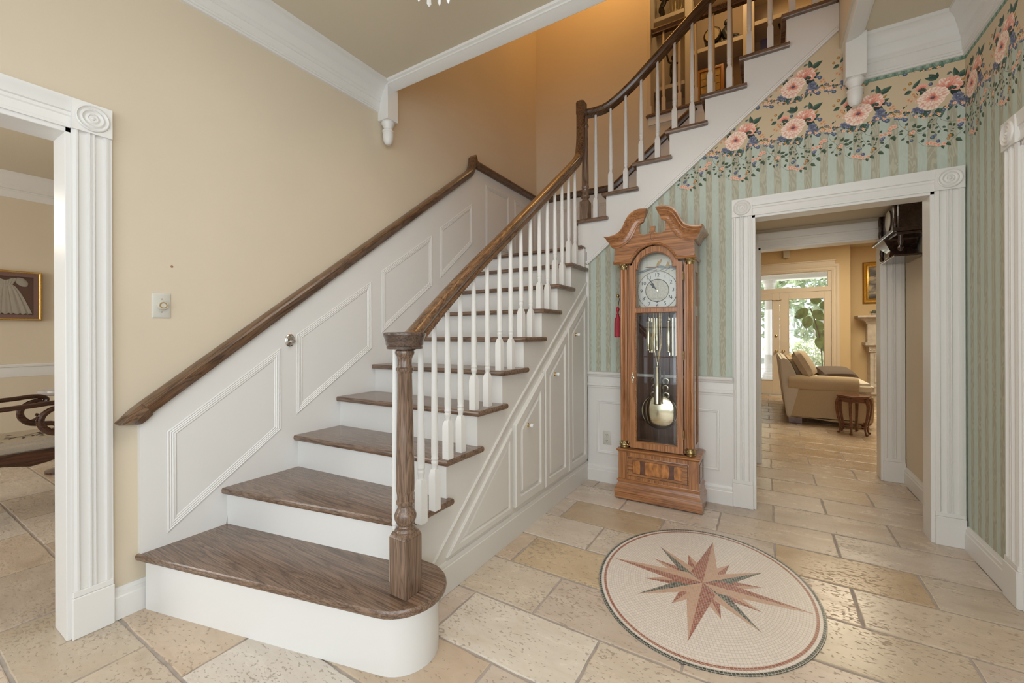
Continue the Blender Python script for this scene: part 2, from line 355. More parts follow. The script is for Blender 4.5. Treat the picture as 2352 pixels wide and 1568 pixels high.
# trailing vines and ivy
stem([(7, -140), (14, -160), (40, -178), (75, -186), (110, -184), (140, -170), (168, -160)])
stem([(7, -140), (-6, -168), (4, -196), (14, -220)]); stem([(7, -140), (-18, -158), (-34, -182)])
stem([(168, -118), (176, -150), (196, -176), (212, -200), (196, -226)])
stem([(212, -200), (236, -190), (262, -222), (300, -206), (338, -180)])
stem([(-84, -268), (-60, -296), (-28, -308), (10, -318), (40, -306), (66, -280), (96, -252), (126, -226), (150, -205), (180, -180)])
for x, y, s, a in ((-20, -150, 12, 200), (-30, -160, 12, 220), (-36, -176, 12, 240), (-34, -190, 11, 280), (-22, -182, 10, 330), (40, -170, 15, 70), (48, -190, 17, -60), (70, -196, 14, -100), (84, -172, 14, 60), (118, -172, 12, 40), (4, -200, 14, 210), (20, -204, 14, -30), (8, -222, 15, 250), (24, -226, 14, -10), (36, -232, 9, -40), (52, -238, 9, 0), (60, -230, 8, 30),
                   (200, -160, 16, 60), (190, -184, 15, 200), (214, -210, 18, -40), (232, -178, 20, 60), (246, -180, 22, 10), (250, -196, 20, -30), (270, -200, 18, 30), (276, -226, 18, -60), (300, -196, 16, 60), (196, -232, 15, 210), (206, -250, 16, -70), (186, -206, 14, 160), (310, -222, 15, -30), (240, -228, 14, 200),
                   (-70, -276, 18, 60), (-40, -298, 14, 100), (36, -298, 22, -50), (20, -310, 18, -80), (64, -272, 20, 120), (76, -284, 24, -40), (100, -240, 18, 140), (110, -250, 24, -60), (130, -214, 22, -10), (140, -206, 20, -50), (126, -204, 20, 80), (150, -214, 18, -90)):
    leaf(x, y, s*1.4, s*0.45, a, (92, 114, 90), (60, 76, 60), 0.65)
for x, y, r_, c in ((-22, -256, 11, (104, 122, 152)), (-10, -246, 8, (124, 142, 168)), (2, -284, 10, (112, 116, 150)), (92, -214, 11, (112, 116, 150)), (100, -206, 8, (124, 132, 168)), (52, -262, 9, (206, 150, 84)), (44, -278, 8, (206, 150, 84)), (220, -214, 9, (206, 150, 84)), (198, -168, 6, (214, 158, 90)), (226, -254, 8, (104, 122, 152))): berry(x, y, r_, c)
for x, y in ((-14, -296), (-30, -288), (4, -306), (28, -304), (88, -188), (108, -186), (126, -184), (140, -150), (130, -160), (152, -152), (-44, -286), (232, -206)):
    for k in range(5): petal(x, y, 12, 5, k*72+_rs.rand()*40, (222, 150, 126), (246, 206, 184))
ART[..., :3] = np.clip(ART[..., :3], 0, 1)
for i in range(52):
    t = i/52; x = -169+338*t; y = -96-24*math.cos(2*PI*(t-0.43))+_rs.uniform(-16, 14); k = i % 5
    if k == 0: berry(x, y, _rs.uniform(6, 9), (108, 124, 152))
    elif k == 1: berry(x, y, _rs.uniform(5, 8), (206, 156, 86), (240, 210, 150))
    elif k == 2:
        for q in range(5): petal(x, y, 10, 4, q*72+_rs.rand()*40, (220, 160, 130), (244, 214, 190))
    elif k == 3: leaf(x, y, 18, 6, 360*_rs.rand(), GRN, GRN_D)
    else: berry(x, y, 5, (128, 124, 150))
ART[..., :3] = np.clip(ART[..., :3], 0, 1)
border_img = bpy.data.images.new('wallpaper_border_print', IW, IH, alpha=True)
border_img.pixels.foreach_set(ART.ravel()); border_img.update()

def wallpaper(name, axis, x_off, second_row=False, flip=False):
    """striped moire paper, cream above the printed border; axis is the wall's horizontal coordinate"""
    m, nt, b = M(name); L = nt.links
    sp = nt.nodes.new('ShaderNodeSeparateXYZ'); L.new(pos(nt), sp.inputs[0]); u = math_n(nt, 'MULTIPLY', sp.outputs[axis], -1.0) if flip else sp.outputs[axis]; z = sp.outputs[2]
    ph = math_n(nt, 'FRACT', math_n(nt, 'DIVIDE', math_n(nt, 'SUBTRACT', u, x_off-1.258-0.0), 0.0845))
    stripe = math_n(nt, 'LESS_THAN', ph, 0.5)
    cx = nt.nodes.new('ShaderNodeCombineXYZ'); L.new(math_n(nt, 'MULTIPLY', u, 24.0), cx.inputs[0]); L.new(math_n(nt, 'MULTIPLY', z, 5.0), cx.inputs[2])
    L.new(math_n(nt, 'MULTIPLY', math_n(nt, 'FLOOR', math_n(nt, 'DIVIDE', math_n(nt, 'SUBTRACT', u, x_off-1.258), 0.04225)), 3.7), cx.inputs[1])
    n = N(nt, 'ShaderNodeTexNoise', Scale=1.0, Detail=2.5, Distortion=0.4); L.new(cx.outputs[0], n.inputs['Vector'])
    wv = math_n(nt, 'PINGPONG', math_n(nt, 'MULTIPLY', n.outputs[0], 17.0), 1.0)
    moire = ramp(nt, [(0.0, (0, 0, 0)), (0.3, (0, 0, 0)), (0.75, (1, 1, 1))]); L.new(wv, moire.inputs[0])
    tan = mix_c(nt, moire.outputs[0], (0.40, 0.395, 0.305), (0.49, 0.485, 0.385))
    blu = mix_c(nt, math_n(nt, 'MULTIPLY', moire.outputs[0], 0.6), (0.49, 0.565, 0.50), (0.53, 0.605, 0.54))
    strip = mix_c(nt, stripe, tan, blu)
    col = mix_c(nt, math_n(nt, 'GREATER_THAN', z, 2.527), strip, (0.64, 0.525, 0.36))
    def layer(col, dz, lo, hi, xmax=None):
        uv = nt.nodes.new('ShaderNodeCombineXYZ')
        L.new(math_n(nt, 'DIVIDE', math_n(nt, 'SUBTRACT', u, x_off+0.181-PW_MM/2000), PW_MM/1000), uv.inputs[0])
        L.new(math_n(nt, 'DIVIDE', math_n(nt, 'SUBTRACT', z, 2.616+dz+PZ0/1000), (PZ1-PZ0)/1000), uv.inputs[1])
        im = nt.nodes.new('ShaderNodeTexImage'); im.image = border_img; im.extension = 'REPEAT'; im.interpolation = 'Linear'; L.new(uv.outputs[0], im.inputs[0])
        k = math_n(nt, 'MULTIPLY', math_n(nt, 'GREATER_THAN', z, lo), math_n(nt, 'LESS_THAN', z, hi))
        return mix_c(nt, math_n(nt, 'MULTIPLY', im.outputs['Alpha'], k), col, im.outputs['Color'])
    col = layer(col, 0.0, 2.616+PZ0/1000, 2.616+PZ1/1000)
    if second_row: col = layer(col, 0.272, 2.755, 3.04)
    # narrow green egg-and-dart strip printed under the cornice
    inb = math_n(nt, 'MULTIPLY', math_n(nt, 'GREATER_THAN', z, 2.769), math_n(nt, 'LESS_THAN', z, 2.800))
    if axis == 0: inb = math_n(nt, 'MULTIPLY', inb, math_n(nt, 'GREATER_THAN', u, 0.50))
    e = math_n(nt, 'SUBTRACT', math_n(nt, 'FRACT', math_n(nt, 'DIVIDE', math_n(nt, 'SUBTRACT', u, 0.549), 0.041)), 0.5)
    ez = math_n(nt, 'DIVIDE', math_n(nt, 'SUBTRACT', z, 2.7845), 0.012); ex = math_n(nt, 'MULTIPLY', e, 3.6)
    rr = math_n(nt, 'SQRT', math_n(nt, 'ADD', math_n(nt, 'MULTIPLY', ez, ez), math_n(nt, 'MULTIPLY', ex, ex)))
    er = ramp(nt, [(0.0, (0.34, 0.46, 0.37)), (0.34, (0.30, 0.42, 0.33)), (0.42, (0.10, 0.19, 0.15)), (0.5, (0.30, 0.42, 0.33)), (0.58, (0.12, 0.22, 0.17)), (0.68, (0.27, 0.38, 0.30)), (0.76, (0.12, 0.22, 0.17))]); L.new(math_n(nt, 'MULTIPLY', rr, 0.5), er.inputs[0])
    col = mix_c(nt, inb, col, er.outputs[0])
    L.new(col, b.inputs['Base Color']); b.inputs['Roughness'].default_value = 0.55; b.inputs['Specular IOR Level'].default_value = 0.3
    bump(nt, b, moire.outputs[0], 0.0004, 0.15)
    return m
m_paper_back = wallpaper('striped_wallpaper', 0, 0.0, True)
m_paper_right = wallpaper('striped_wallpaper_side', 1, -3.427, False, True)

# ------------------------------------------------------------------ materials
WHITE = (0.76, 0.755, 0.735)
m_white = simple('white_gloss_paint', WHITE, 0.34, bmp=0.10, bscale=60, stretch=(1, 1, 0.08))
m_cab = simple('cream_white_cabinet_paint', (0.70, 0.685, 0.645), 0.38, bmp=0.08, bscale=60)
m_beige = simple('beige_wall_paint', (0.66, 0.575, 0.445), 0.62, var=0.025, vscale=1.6, bmp=0.06, bscale=120)
m_ceil = simple('ceiling_paint', (0.66, 0.595, 0.465), 0.7)
m_yellow = simple('warm_yellow_wall_paint', (0.66, 0.505, 0.29), 0.62)
m_creamdoor = simple('cream_door_paint', (0.70, 0.60, 0.47), 0.4)
m_grout = simple('sandy_grout', (0.40, 0.355, 0.32), 0.8, var=0.15, vscale=20)
OAK_L, OAK_D = (0.255, 0.165, 0.112), (0.125, 0.078, 0.052)
m_oak_x = grain_wood('stained_oak_tread', OAK_L, OAK_D, (1, 0, 0), 0.27, 1.0)
m_oak_y = grain_wood('stained_oak_nosing', OAK_L, OAK_D, (0, 1, 0), 0.27, 1.0)
m_oak_z = grain_wood('stained_oak_newel', OAK_L, OAK_D, (0, 0, 1), 0.27, 1.6)
m_oak_r1 = grain_wood('stained_oak_lower_rail', (0.215, 0.115, 0.056), (0.07, 0.036, 0.02), (0, 0.787, 0.617), 0.25, 1.4)
m_oak_r2 = grain_wood('stained_oak_upper_rail', (0.16, 0.088, 0.048), (0.05, 0.028, 0.018), (0.787, 0, 0.617), 0.25, 1.4)
m_oak_cap = grain_wood('stained_oak_wall_cap', (0.215, 0.118, 0.060), (0.07, 0.038, 0.02), (0, 0.80, 0.6), 0.28, 1.6)
CH_L, CH_D = (0.46, 0.205, 0.078), (0.32, 0.130, 0.046)
m_cherry_z = grain_wood('cherry_wood_upright', CH_L, CH_D, (0, 0, 1), 0.24, 0.8, 0.5, 0.6)
m_cherry_x = grain_wood('cherry_wood_level', CH_L, CH_D, (1, 0, 0), 0.24, 0.8, 0.5, 0.6, 3.1)
m_burl = simple('flame_mahogany_inlay', (0.42, 0.17, 0.05), 0.22, coat=0.5, var=0.5, vscale=26, stretch=(1.6, 1, 0.7))
m_walnut = simple('dark_walnut_inlay', (0.12, 0.052, 0.032), 0.24, coat=0.5, var=0.25, vscale=40)
m_inkline = simple('dark_inlay_line', (0.07, 0.03, 0.015), 0.4)
m_clockback = grain_wood('clock_case_back', (0.16, 0.065, 0.03), (0.09, 0.036, 0.018), (0, 0, 1), 0.35, 0.8, 0.2, 0.6, 1.7)
m_brass = simple('polished_brass', (0.78, 0.60, 0.30), 0.16, 1.0)
m_antbrass = simple('antique_brass', (0.42, 0.32, 0.16), 0.3, 1.0, var=0.4, vscale=60)
m_palebrass = simple('pale_brass', (0.80, 0.74, 0.55), 0.14, 1.0)
m_nickel = simple('satin_nickel', (0.62, 0.60, 0.57), 0.18, 1.0)
m_chrome = simple('bright_chrome', (0.82, 0.82, 0.82), 0.08, 1.0)
m_glass = glass_mat('clear_glass', (1, 1, 1), 0.05)
m_clockglass = glass_mat('clock_door_glass', (0.97, 0.98, 0.97), 0.02)
m_crystal = simple('cut_crystal', (0.85, 0.86, 0.87), 0.06, coat=1.0)
m_silverdial = simple('silvered_dial', (0.58, 0.55, 0.47), 0.3, 0.35)
m_chapter = simple('pale_chapter_ring', (0.66, 0.65, 0.60), 0.32, 0.3)
m_black = simple('black_enamel', (0.02, 0.02, 0.02), 0.35)
m_red = simple('crimson_tassel_silk', (0.36, 0.02, 0.035), 0.55, var=0.25, vscale=120, stretch=(1, 1, .1))
m_plate = simple('ivory_plastic', (0.60, 0.585, 0.52), 0.35)
m_gold = simple('gilt_frame', (0.55, 0.31, 0.06), 0.32, 0.85, var=0.3, vscale=90)
m_goldpale = simple('pale_gilt_beading', (0.75, 0.62, 0.34), 0.3, 0.8)
m_mat_rose = simple('dusty_rose_mat', (0.42, 0.25, 0.235), 0.8)
m_mat_deep = simple('brown_box_lining', (0.24, 0.12, 0.10), 0.9)
m_linen = simple('ivory_cotton', (0.80, 0.76, 0.69), 0.85, bmp=0.2, bscale=300)
m_mahog = grain_wood('dark_mahogany', (0.10, 0.035, 0.018), (0.03, 0.012, 0.008), (0, 1, 0), 0.22, 1.0, 0.4, 0.7)
m_darkwood = simple('ebonised_wood', (0.035, 0.018, 0.012), 0.22, coat=0.4, var=0.3, vscale=30)
m_bronze = simple('dark_bronze', (0.055, 0.045, 0.035), 0.3, 0.8, var=0.5, vscale=40)
m_sofa = simple('wheat_chenille', (0.50, 0.385, 0.245), 0.9, var=0.06, vscale=90, bmp=0.3, bscale=260)
m_sofaback = simple('pale_linen_back', (0.60, 0.54, 0.45), 0.9)
m_pillow = simple('oatmeal_velvet', (0.47, 0.37, 0.26), 0.85, var=0.08, vscale=60)
m_pillowdk = simple('charcoal_brown_velvet', (0.12, 0.085, 0.06), 0.8)
m_stool = simple('rosewood', (0.135, 0.045, 0.02), 0.25, coat=0.4, var=0.3, vscale=30)
m_stone = simple('whitewashed_mantel_stone', (0.58, 0.52, 0.45), 0.7, var=0.15, vscale=14, bmp=0.5, bscale=40)
m_grey = simple('grey_table_top', (0.36, 0.33, 0.31), 0.2, coat=0.5)
m_shelf = simple('ivory_shelf_paint', (0.62, 0.53, 0.40), 0.45)
m_leafg = simple('green_leaf', (0.20, 0.30, 0.12), 0.45, var=0.4, vscale=9)
m_leafp = simple('pale_garden_leaf', (0.50, 0.57, 0.40), 0.6, var=0.5, vscale=6)
m_bark = simple('grey_bark', (0.16, 0.12, 0.09), 0.9, var=0.3, vscale=12)
m_lawn = simple('pale_sunlit_paving', (0.62, 0.60, 0.55), 0.9, var=0.1, vscale=3)
m_fence = simple('weathered_board', (0.40, 0.37, 0.33), 0.85, var=0.15, vscale=6, stretch=(1, 1, .1))
m_succ = simple('grey_green_succulent', (0.24, 0.25, 0.21), 0.6)

def tile_mat():
    m, nt, b = M('travertine'); L = nt.links; P = pos(nt); oi = nt.nodes.new('ShaderNodeObjectInfo')
    ad = nt.nodes.new('ShaderNodeVectorMath'); ad.operation = 'ADD'; L.new(P, ad.inputs[0])
    sc = nt.nodes.new('ShaderNodeCombineXYZ')
    for i, k in enumerate((37.0, 53.0, 11.0)): L.new(math_n(nt, 'MULTIPLY', oi.outputs['Random'], k), sc.inputs[i])
    L.new(sc.outputs[0], ad.inputs[1])
    mp = N(nt, 'ShaderNodeMapping'); mp.inputs['Scale'].default_value = (2.2, 5.0, 1); L.new(ad.outputs[0], mp.inputs[0])
    n1 = N(nt, 'ShaderNodeTexNoise', Scale=1.6, Detail=6.0, Roughness=0.62, Distortion=0.5); L.new(mp.outputs[0], n1.inputs['Vector'])
    r_ = ramp(nt, [(0.25, (0.86, 0.83, 0.80)), (0.5, (1.0, 0.99, 0.98)), (0.75, (1.08, 1.08, 1.07))]); L.new(n1.outputs[0], r_.inputs[0])
    col = mix_c(nt, 1.0, oi.outputs['Color'], r_.outputs[0], 'MULTIPLY')
    n2 = N(nt, 'ShaderNodeTexNoise', Scale=2.3, Detail=3.0, Distortion=1.2); L.new(mp.outputs[0], n2.inputs['Vector'])
    oc = ramp(nt, [(0.5, (0, 0, 0)), (0.72, (1, 1, 1))]); L.new(n2.outputs[0], oc.inputs[0])
    col = mix_c(nt, math_n(nt, 'MULTIPLY', oc.outputs[0], 0.16), col, (0.54, 0.36, 0.19))
    mp2 = N(nt, 'ShaderNodeMapping'); mp2.inputs['Scale'].default_value = (55, 95, 1); L.new(ad.outputs[0], mp2.inputs[0])
    n3 = N(nt, 'ShaderNodeTexNoise', Scale=1.0, Detail=2.5); L.new(mp2.outputs[0], n3.inputs['Vector'])
    n4 = N(nt, 'ShaderNodeTexNoise', Scale=4.0, Detail=2.0); L.new(ad.outputs[0], n4.inputs['Vector'])
    pit = ramp(nt, [(0.56, (0, 0, 0)), (0.63, (1, 1, 1))]); L.new(math_n(nt, 'ADD', n3.outputs[0], math_n(nt, 'MULTIPLY_ADD', n4.outputs[0], 0.30, -0.165)), pit.inputs[0])
    col = mix_c(nt, math_n(nt, 'MULTIPLY', pit.outputs[0], 0.55), col, (0.25, 0.19, 0.14))
    L.new(col, b.inputs['Base Color'])
    sp = nt.nodes.new('ShaderNodeSeparateXYZ'); L.new(P, sp.inputs[0])
    gl = N(nt, 'ShaderNodeMapRange'); L.new(n1.outputs[0], gl.inputs[0]); gl.inputs[1].default_value = 0.3; gl.inputs[2].default_value = 0.7; gl.inputs[3].default_value = 0.17; gl.inputs[4].default_value = 0.32
    L.new(math_n(nt, 'ADD', gl.outputs[0], math_n(nt, 'MULTIPLY', pit.outputs[0], 0.3)), b.inputs['Roughness'])
    hh = math_n(nt, 'SUBTRACT', math_n(nt, 'MULTIPLY', n1.outputs[0], 0.6), math_n(nt, 'MULTIPLY', pit.outputs[0], 0.35))
    bump(nt, b, hh, 0.002, 0.35)
    return m
m_tile = tile_mat()
MCX, MCY, MA, MB_ = -0.267, 2.222, 0.486, 0.582      # mosaic oval
def tessera_mat(name, c0, c1, mode='ring', rough=0.35):
    m, nt, b = M(name); L = nt.links; sp = nt.nodes.new('ShaderNodeSeparateXYZ'); L.new(pos(nt), sp.inputs[0])
    x = math_n(nt, 'SUBTRACT', sp.outputs[0], MCX); y = math_n(nt, 'SUBTRACT', sp.outputs[1], MCY)
    if mode == 'ring':
        k = MA/MB_; yk = math_n(nt, 'MULTIPLY', y, k); rr = math_n(nt, 'SQRT', math_n(nt, 'ADD', math_n(nt, 'MULTIPLY', x, x), math_n(nt, 'MULTIPLY', yk, yk)))
        a = math_n(nt, 'DIVIDE', rr, 0.0115); ang = math_n(nt, 'MULTIPLY', math_n(nt, 'ARCTAN2', yk, x), math_n(nt, 'MULTIPLY', math_n(nt, 'FLOOR', a), 0.85))
    else:
        a = math_n(nt, 'DIVIDE', math_n(nt, 'ADD', x, math_n(nt, 'MULTIPLY', y, .3)), 0.0125); ang = math_n(nt, 'DIVIDE', math_n(nt, 'SUBTRACT', y, math_n(nt, 'MULTIPLY', x, .3)), 0.0125)
    fa, fb = math_n(nt, 'FRACT', a), math_n(nt, 'FRACT', ang)
    joint = math_n(nt, 'MAXIMUM', math_n(nt, 'LESS_THAN', fa, 0.12), math_n(nt, 'LESS_THAN', fb, 0.12))
    cell = nt.nodes.new('ShaderNodeCombineXYZ'); L.new(math_n(nt, 'FLOOR', a), cell.inputs[0]); L.new(math_n(nt, 'FLOOR', ang), cell.inputs[1])
    wn = nt.nodes.new('ShaderNodeTexWhiteNoise'); L.new(cell.outputs[0], wn.inputs['Vector'])
    col = mix_c(nt, joint, mix_c(nt, wn.outputs['Value'], c0, c1), (0.56, 0.51, 0.46))
    L.new(col, b.inputs['Base Color']); b.inputs['Roughness'].default_value = rough
    return m
m_t_cream = tessera_mat('cream_tesserae', (0.76, 0.70, 0.64), (0.83, 0.77, 0.71))
m_t_dark = tessera_mat('dark_green_tesserae', (0.035, 0.05, 0.045), (0.10, 0.13, 0.11))
m_t_red = tessera_mat('brick_red_tesserae', (0.32, 0.115, 0.075), (0.42, 0.17, 0.11))
m_t_redp = tessera_mat('brick_red_star_tesserae', (0.30, 0.10, 0.07), (0.42, 0.17, 0.12), 'grid')
m_t_pink = tessera_mat('salmon_star_tesserae', (0.56, 0.36, 0.25), (0.63, 0.42, 0.30), 'grid')
m_t_green = tessera_mat('bottle_green_star_tesserae', (0.05, 0.065, 0.06), (0.16, 0.20, 0.17), 'grid')

# ================================================================== THE SETTING
CEIL, UP, TOPZ = 3.04, 3.535, 6.3
XL, XR, YB, YF, YD = -2.40, 0.97, 3.352, 4.53, 4.555      # left, right, papered back wall, stairwell far wall, second doorway

# ---- floor: grout bed with every visible stone tile laid in half bond
fl = MB().box(-7.4, 5.0, -2.6, 10.4, -0.12, -0.004).struct('floor', m_grout)
def tile_mesh(k, w=0.602, d=0.307):
    rg = random.Random(100+k); hx, hy = w/2, d/2; pts = []
    for (x0, y0), (x1, y1), n in (((-hx, -hy), (hx, -hy), 9), ((hx, -hy), (hx, hy), 5), ((hx, hy), (-hx, hy), 9), ((-hx, hy), (-hx, -hy), 5)):
        for i in range(n):
            t = i/n; q = 0 if i == 0 else 1
            nx, ny = (y1-y0)/(abs(y1-y0)+abs(x1-x0)), -(x1-x0)/(abs(y1-y0)+abs(x1-x0)); j = q*rg.uniform(-0.0035, 0.0015)
            pts.append((x0+(x1-x0)*t+nx*j, y0+(y1-y0)*t+ny*j))
    mb = MB(); mb.panel(pts, [(0, -0.006), (0.0005, -0.0012), (0.004, 0.0)])
    return mb.mesh('floor_tile', m_tile, smooth=False, recalc=False)
TM = [tile_mesh(k) for k in range(6)]
TCOL = [((0.62, 0.53, 0.445), 5), ((0.66, 0.575, 0.495), 5), ((0.70, 0.64, 0.57), 3), ((0.57, 0.46, 0.35), 3), ((0.60, 0.50, 0.40), 4), ((0.56, 0.48, 0.405), 2)]
PAL = [c for c, n in TCOL for _ in range(n)]
FIX = {(-0.875, 1.445): (0.73, 0.68, 0.60), (-0.875+0.61, 1.445): (0.70, 0.64, 0.56)}
def col_at(x, y):
    # a few stones recognisable in the photograph
    for (a, b), c in {(-1.03, 1.76): (0.64, 0.555, 0.45), (-0.885, 1.44): (0.73, 0.675, 0.59), (-0.88, 2.075): (0.60, 0.475, 0.315), (-1.18, 2.39): (0.68, 0.61, 0.52), (-0.57, 2.39): (0.64, 0.565, 0.47), (-0.88, 2.71): (0.55, 0.435, 0.30), (-0.28, 1.44): (0.66, 0.585, 0.485),
                      (-1.79, 0.49): (0.60, 0.52, 0.42), (-2.4, 0.18): (0.80, 0.77, 0.71), (-2.41, 0.49): (0.53, 0.455, 0.36), (0.345, 2.71): (0.53, 0.40, 0.26), (0.95, 2.71): (0.55, 0.48, 0.39), (0.65, 2.39): (0.60, 0.51, 0.40), (0.345, 2.075): (0.57, 0.485, 0.37)}.items():
        if abs(a-x) < 0.25 and abs(b-y) < 0.14: return c
    c = rng.choice(PAL); k = rng.uniform(0.93, 1.06)
    if x < -2.6: k *= 0.92
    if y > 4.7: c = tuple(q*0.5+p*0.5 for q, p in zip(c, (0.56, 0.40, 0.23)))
    return tuple(q*k for q in c)
n_tiles = 0
for j in range(-5, 29):
    y0 = 1.283+0.316*j; yc = y0+0.158
    x_first = -1.18 if j % 2 == 0 else -0.875
    for k in range(-10, 6):
        xc = x_first+0.61*k+0.305; xa, xb = xc-0.305, xc+0.305
        keep = (yc > -0.3 and yc < 3.9 and xa < XR+0.1 and xb > -2.62 and not (yc > 1.3 and xb < -1.29) and not (yc > 3.6 and xb < -0.1))
        keep = keep or (3.4 < yc < 4.75 and xb > -0.2 and xa < 1.05) or (yc > 4.6 and -0.5 < xb and xa < 1.5+0.35*(yc-4.6) and yc < 9.9 and xa < 2.6)
        keep = keep or (xb < -2.4 and xa > -7.3 and 0.0 < yc < 1.35 and yc > 0.0)
        if not keep: continue
        n_tiles += 1
        o = bpy.data.objects.new('floor_tile', TM[rng.randrange(6)]); COL.objects.link(o); o.parent = fl
        o.location = (xc, yc, rng.uniform(-0.0012, 0.0004)); o.rotation_euler = (0, 0, PI if rng.random() < 0.5 else 0)
        o.color = (*col_at(xc, yc), 1)

# ---- walls (every opening is left free)
w = MB(); w.box(XL-0.14, XL, 0.512, YF+0.1, 0, TOPZ); w.box(XL-0.14, XL, -2.6, -0.55, 0, CEIL); w.box(XL-0.14, XL, -0.55, 0.512, 2.05, CEIL)
w.struct('wall_left', m_beige)
zl = lambda x: 1.817+0.79*(x+1.278)               # lower edge of the upper stringer
w = MB()
w.prism([(-1.285, 0), (-0.075, 0), (-0.075, zl(-0.075)), (-1.285, zl(-1.285))], 0, 0.12, fy(YB, 1))
w.prism([(-0.075, 2.045), (0.84, 2.045), (0.84, zl(0.4)), (0.4, zl(0.4)), (-0.075, zl(-0.075))], 0, 0.12, fy(YB, 1))
w.box(0.84, XR+0.02, YB, YB+0.12, 0, 3.2)
w.struct('wall_back', m_paper_back)
w = MB(); w.box(XR, XR+0.12, 2.73, YB+0.02, 0, 3.2); w.box(XR, XR+0.12, -2.6, -2.2, 0, 3.2); w.box(XR, XR+0.12, -0.1, 1.62, 0, 3.2); w.box(XR, XR+0.12, -2.2, -0.1, 0, 0.5); w.box(XR, XR+0.12, -2.2, -0.1, 2.55, 3.2); w.box(XR, XR+0.12, 1.62, 2.73, 2.05, 3.2); w.struct('wall_right', m_paper_right)
w = MB(); w.box(XR+0.12, XR+0.16, 1.5, 2.9, 0, 2.3); w.struct('wall_closet', m_beige)
w = MB(); w.box(XR, XR+0.12, YB+0.02, 4.9, 0, 2.4); w.struct('wall_hall_right', m_beige)
w = MB(); w.box(-0.20, -0.10, YB+0.12, YD, 0, 2.4); w.struct('wall_hall_left', m_beige)
w = MB(); w.box(-2.54, -1.045, YF, YF+0.13, 1.9, TOPZ); w.box(-1.045, -0.22, YF, YF+0.13, 1.9, 3.50); w.box(-0.22, 0.5, YF, YF+0.13, 2.32, 3.50); w.struct('wall_stairwell', m_beige)
w = MB(); w.box(-3.3, -0.055, YD, YD+0.13, 0, 2.9); w.box(-0.055, 0.835, YD, YD+0.13, 2.02, 2.9); w.box(0.835, 4.2, YD, YD+0.13, 0, 2.9); w.struct('wall_hall_back', m_beige)
# entrance wall behind the camera: door and side lights as real openings
w = MB(); w.box(-2.54, -2.2, -2.72, -2.6, 0, CEIL); w.box(XR-0.05, XR+0.12, -2.72, -2.6, 0, CEIL); w.box(-2.2, XR-0.05, -2.72, -2.6, 2.75, CEIL); w.box(-2.2, XR-0.05, -2.72, -2.6, 0, 0.2)
for x in (-1.35, -1.22, 0.0, 0.13): w.box(x-0.05, x+0.05, -2.70, -2.62, 0.2, 2.75)
for z in (0.75, 1.35, 1.95): w.box(-2.2, XR-0.05, -2.68, -2.65, z-0.015, z+0.015)
for i in range(14): w.box(-2.1+i*0.22-0.01, -2.1+i*0.22+0.01, -2.68, -2.65, 0.2, 2.75)
w.struct('wall_front', m_white)
# ---- ceilings
w = MB(); w.box(-2.54, 0.42, -2.72, 2.10, CEIL, UP-0.02); w.box(0.42, XR+0.12, -2.72, YB, CEIL, UP-0.02); w.struct('ceiling', m_ceil)
w = MB(); w.box(0.405, 0.419, 2.10, YB, CEIL-0.01, UP+0.1); w.struct('trim_1', m_beige)      # plastered edge of the upper floor over the stairwell
w = MB(); w.box(-0.10, XR, YB+0.12, YD, 2.185, 2.30); w.struct('ceiling_hall', m_ceil)
w = MB(); w.box(-3.3, 4.2, YD+0.13, 10.6, 2.88, 3.0); w.struct('ceiling_family_room', m_beige)
w = MB(); w.box(-7.4, XL-0.14, -2.7, 3.4, CEIL, CEIL+0.1); w.struct('ceiling_dining', m_ceil)
w = MB(); w.box(-2.54, 2.6, 0.9, 7.2, TOPZ-0.2, TOPZ); w.struct('ceiling_upper', m_ceil)
w = MB(); w.box(-1.62, 2.6, YF+0.13, 7.2, 3.02, UP-0.03); w.box(-1.04, 2.6, YF+0.0, YF+0.13, 3.50, UP-0.03); w.box(0.42, 2.6, 2.1, YF, 3.21, UP-0.03); w.struct('floor_upper', m_oak_x)
w = MB(); w.box(-2.54, 2.6, 0.9, 1.02, UP, TOPZ); w.box(2.48, 2.6, 1.0, 7.2, UP, TOPZ); w.box(-1.62, -1.50, YF+0.13, 7.2, UP, TOPZ); w.box(-1.62, 2.6, 7.1, 7.2, UP, TOPZ); w.struct('wall_upper', m_beige)
# ---- dining room shell
w = MB(); w.box(-7.32, -7.2, -2.7, 3.4, 0, CEIL); w.box(-7.2, -2.54, 3.3, 3.4, 0, CEIL); w.box(-7.2, -6.0, -2.72, -2.6, 0, CEIL); w.box(-3.2, -2.54, -2.72, -2.6, 0, CEIL); w.box(-6.0, -3.2, -2.72, -2.6, 0, 0.5); w.box(-6.0, -3.2, -2.72, -2.6, 2.5, CEIL)
w.struct('wall_dining', m_beige)
# ---- family room shell
FY = 9.86
w = MB(); w.box(-3.3, -0.70, FY, FY+0.14, 0, 2.9); w.box(-0.70, 1.10, FY, FY+0.14, 2.43, 2.9); w.box(1.10, 1.345, FY, FY+0.14, 0, 2.9); w.box(1.20, 1.345, FY+0.1, 10.45, 0, 2.9)
w.box(1.345, 4.2, 10.3, 10.45, 0, 2.9); w.box(-3.42, -3.3, YD, 10.0, 0, 2.9); w.box(4.2, 4.3, YD, 10.4, 0, 2.9); w.struct('wall_family_room', m_yellow)

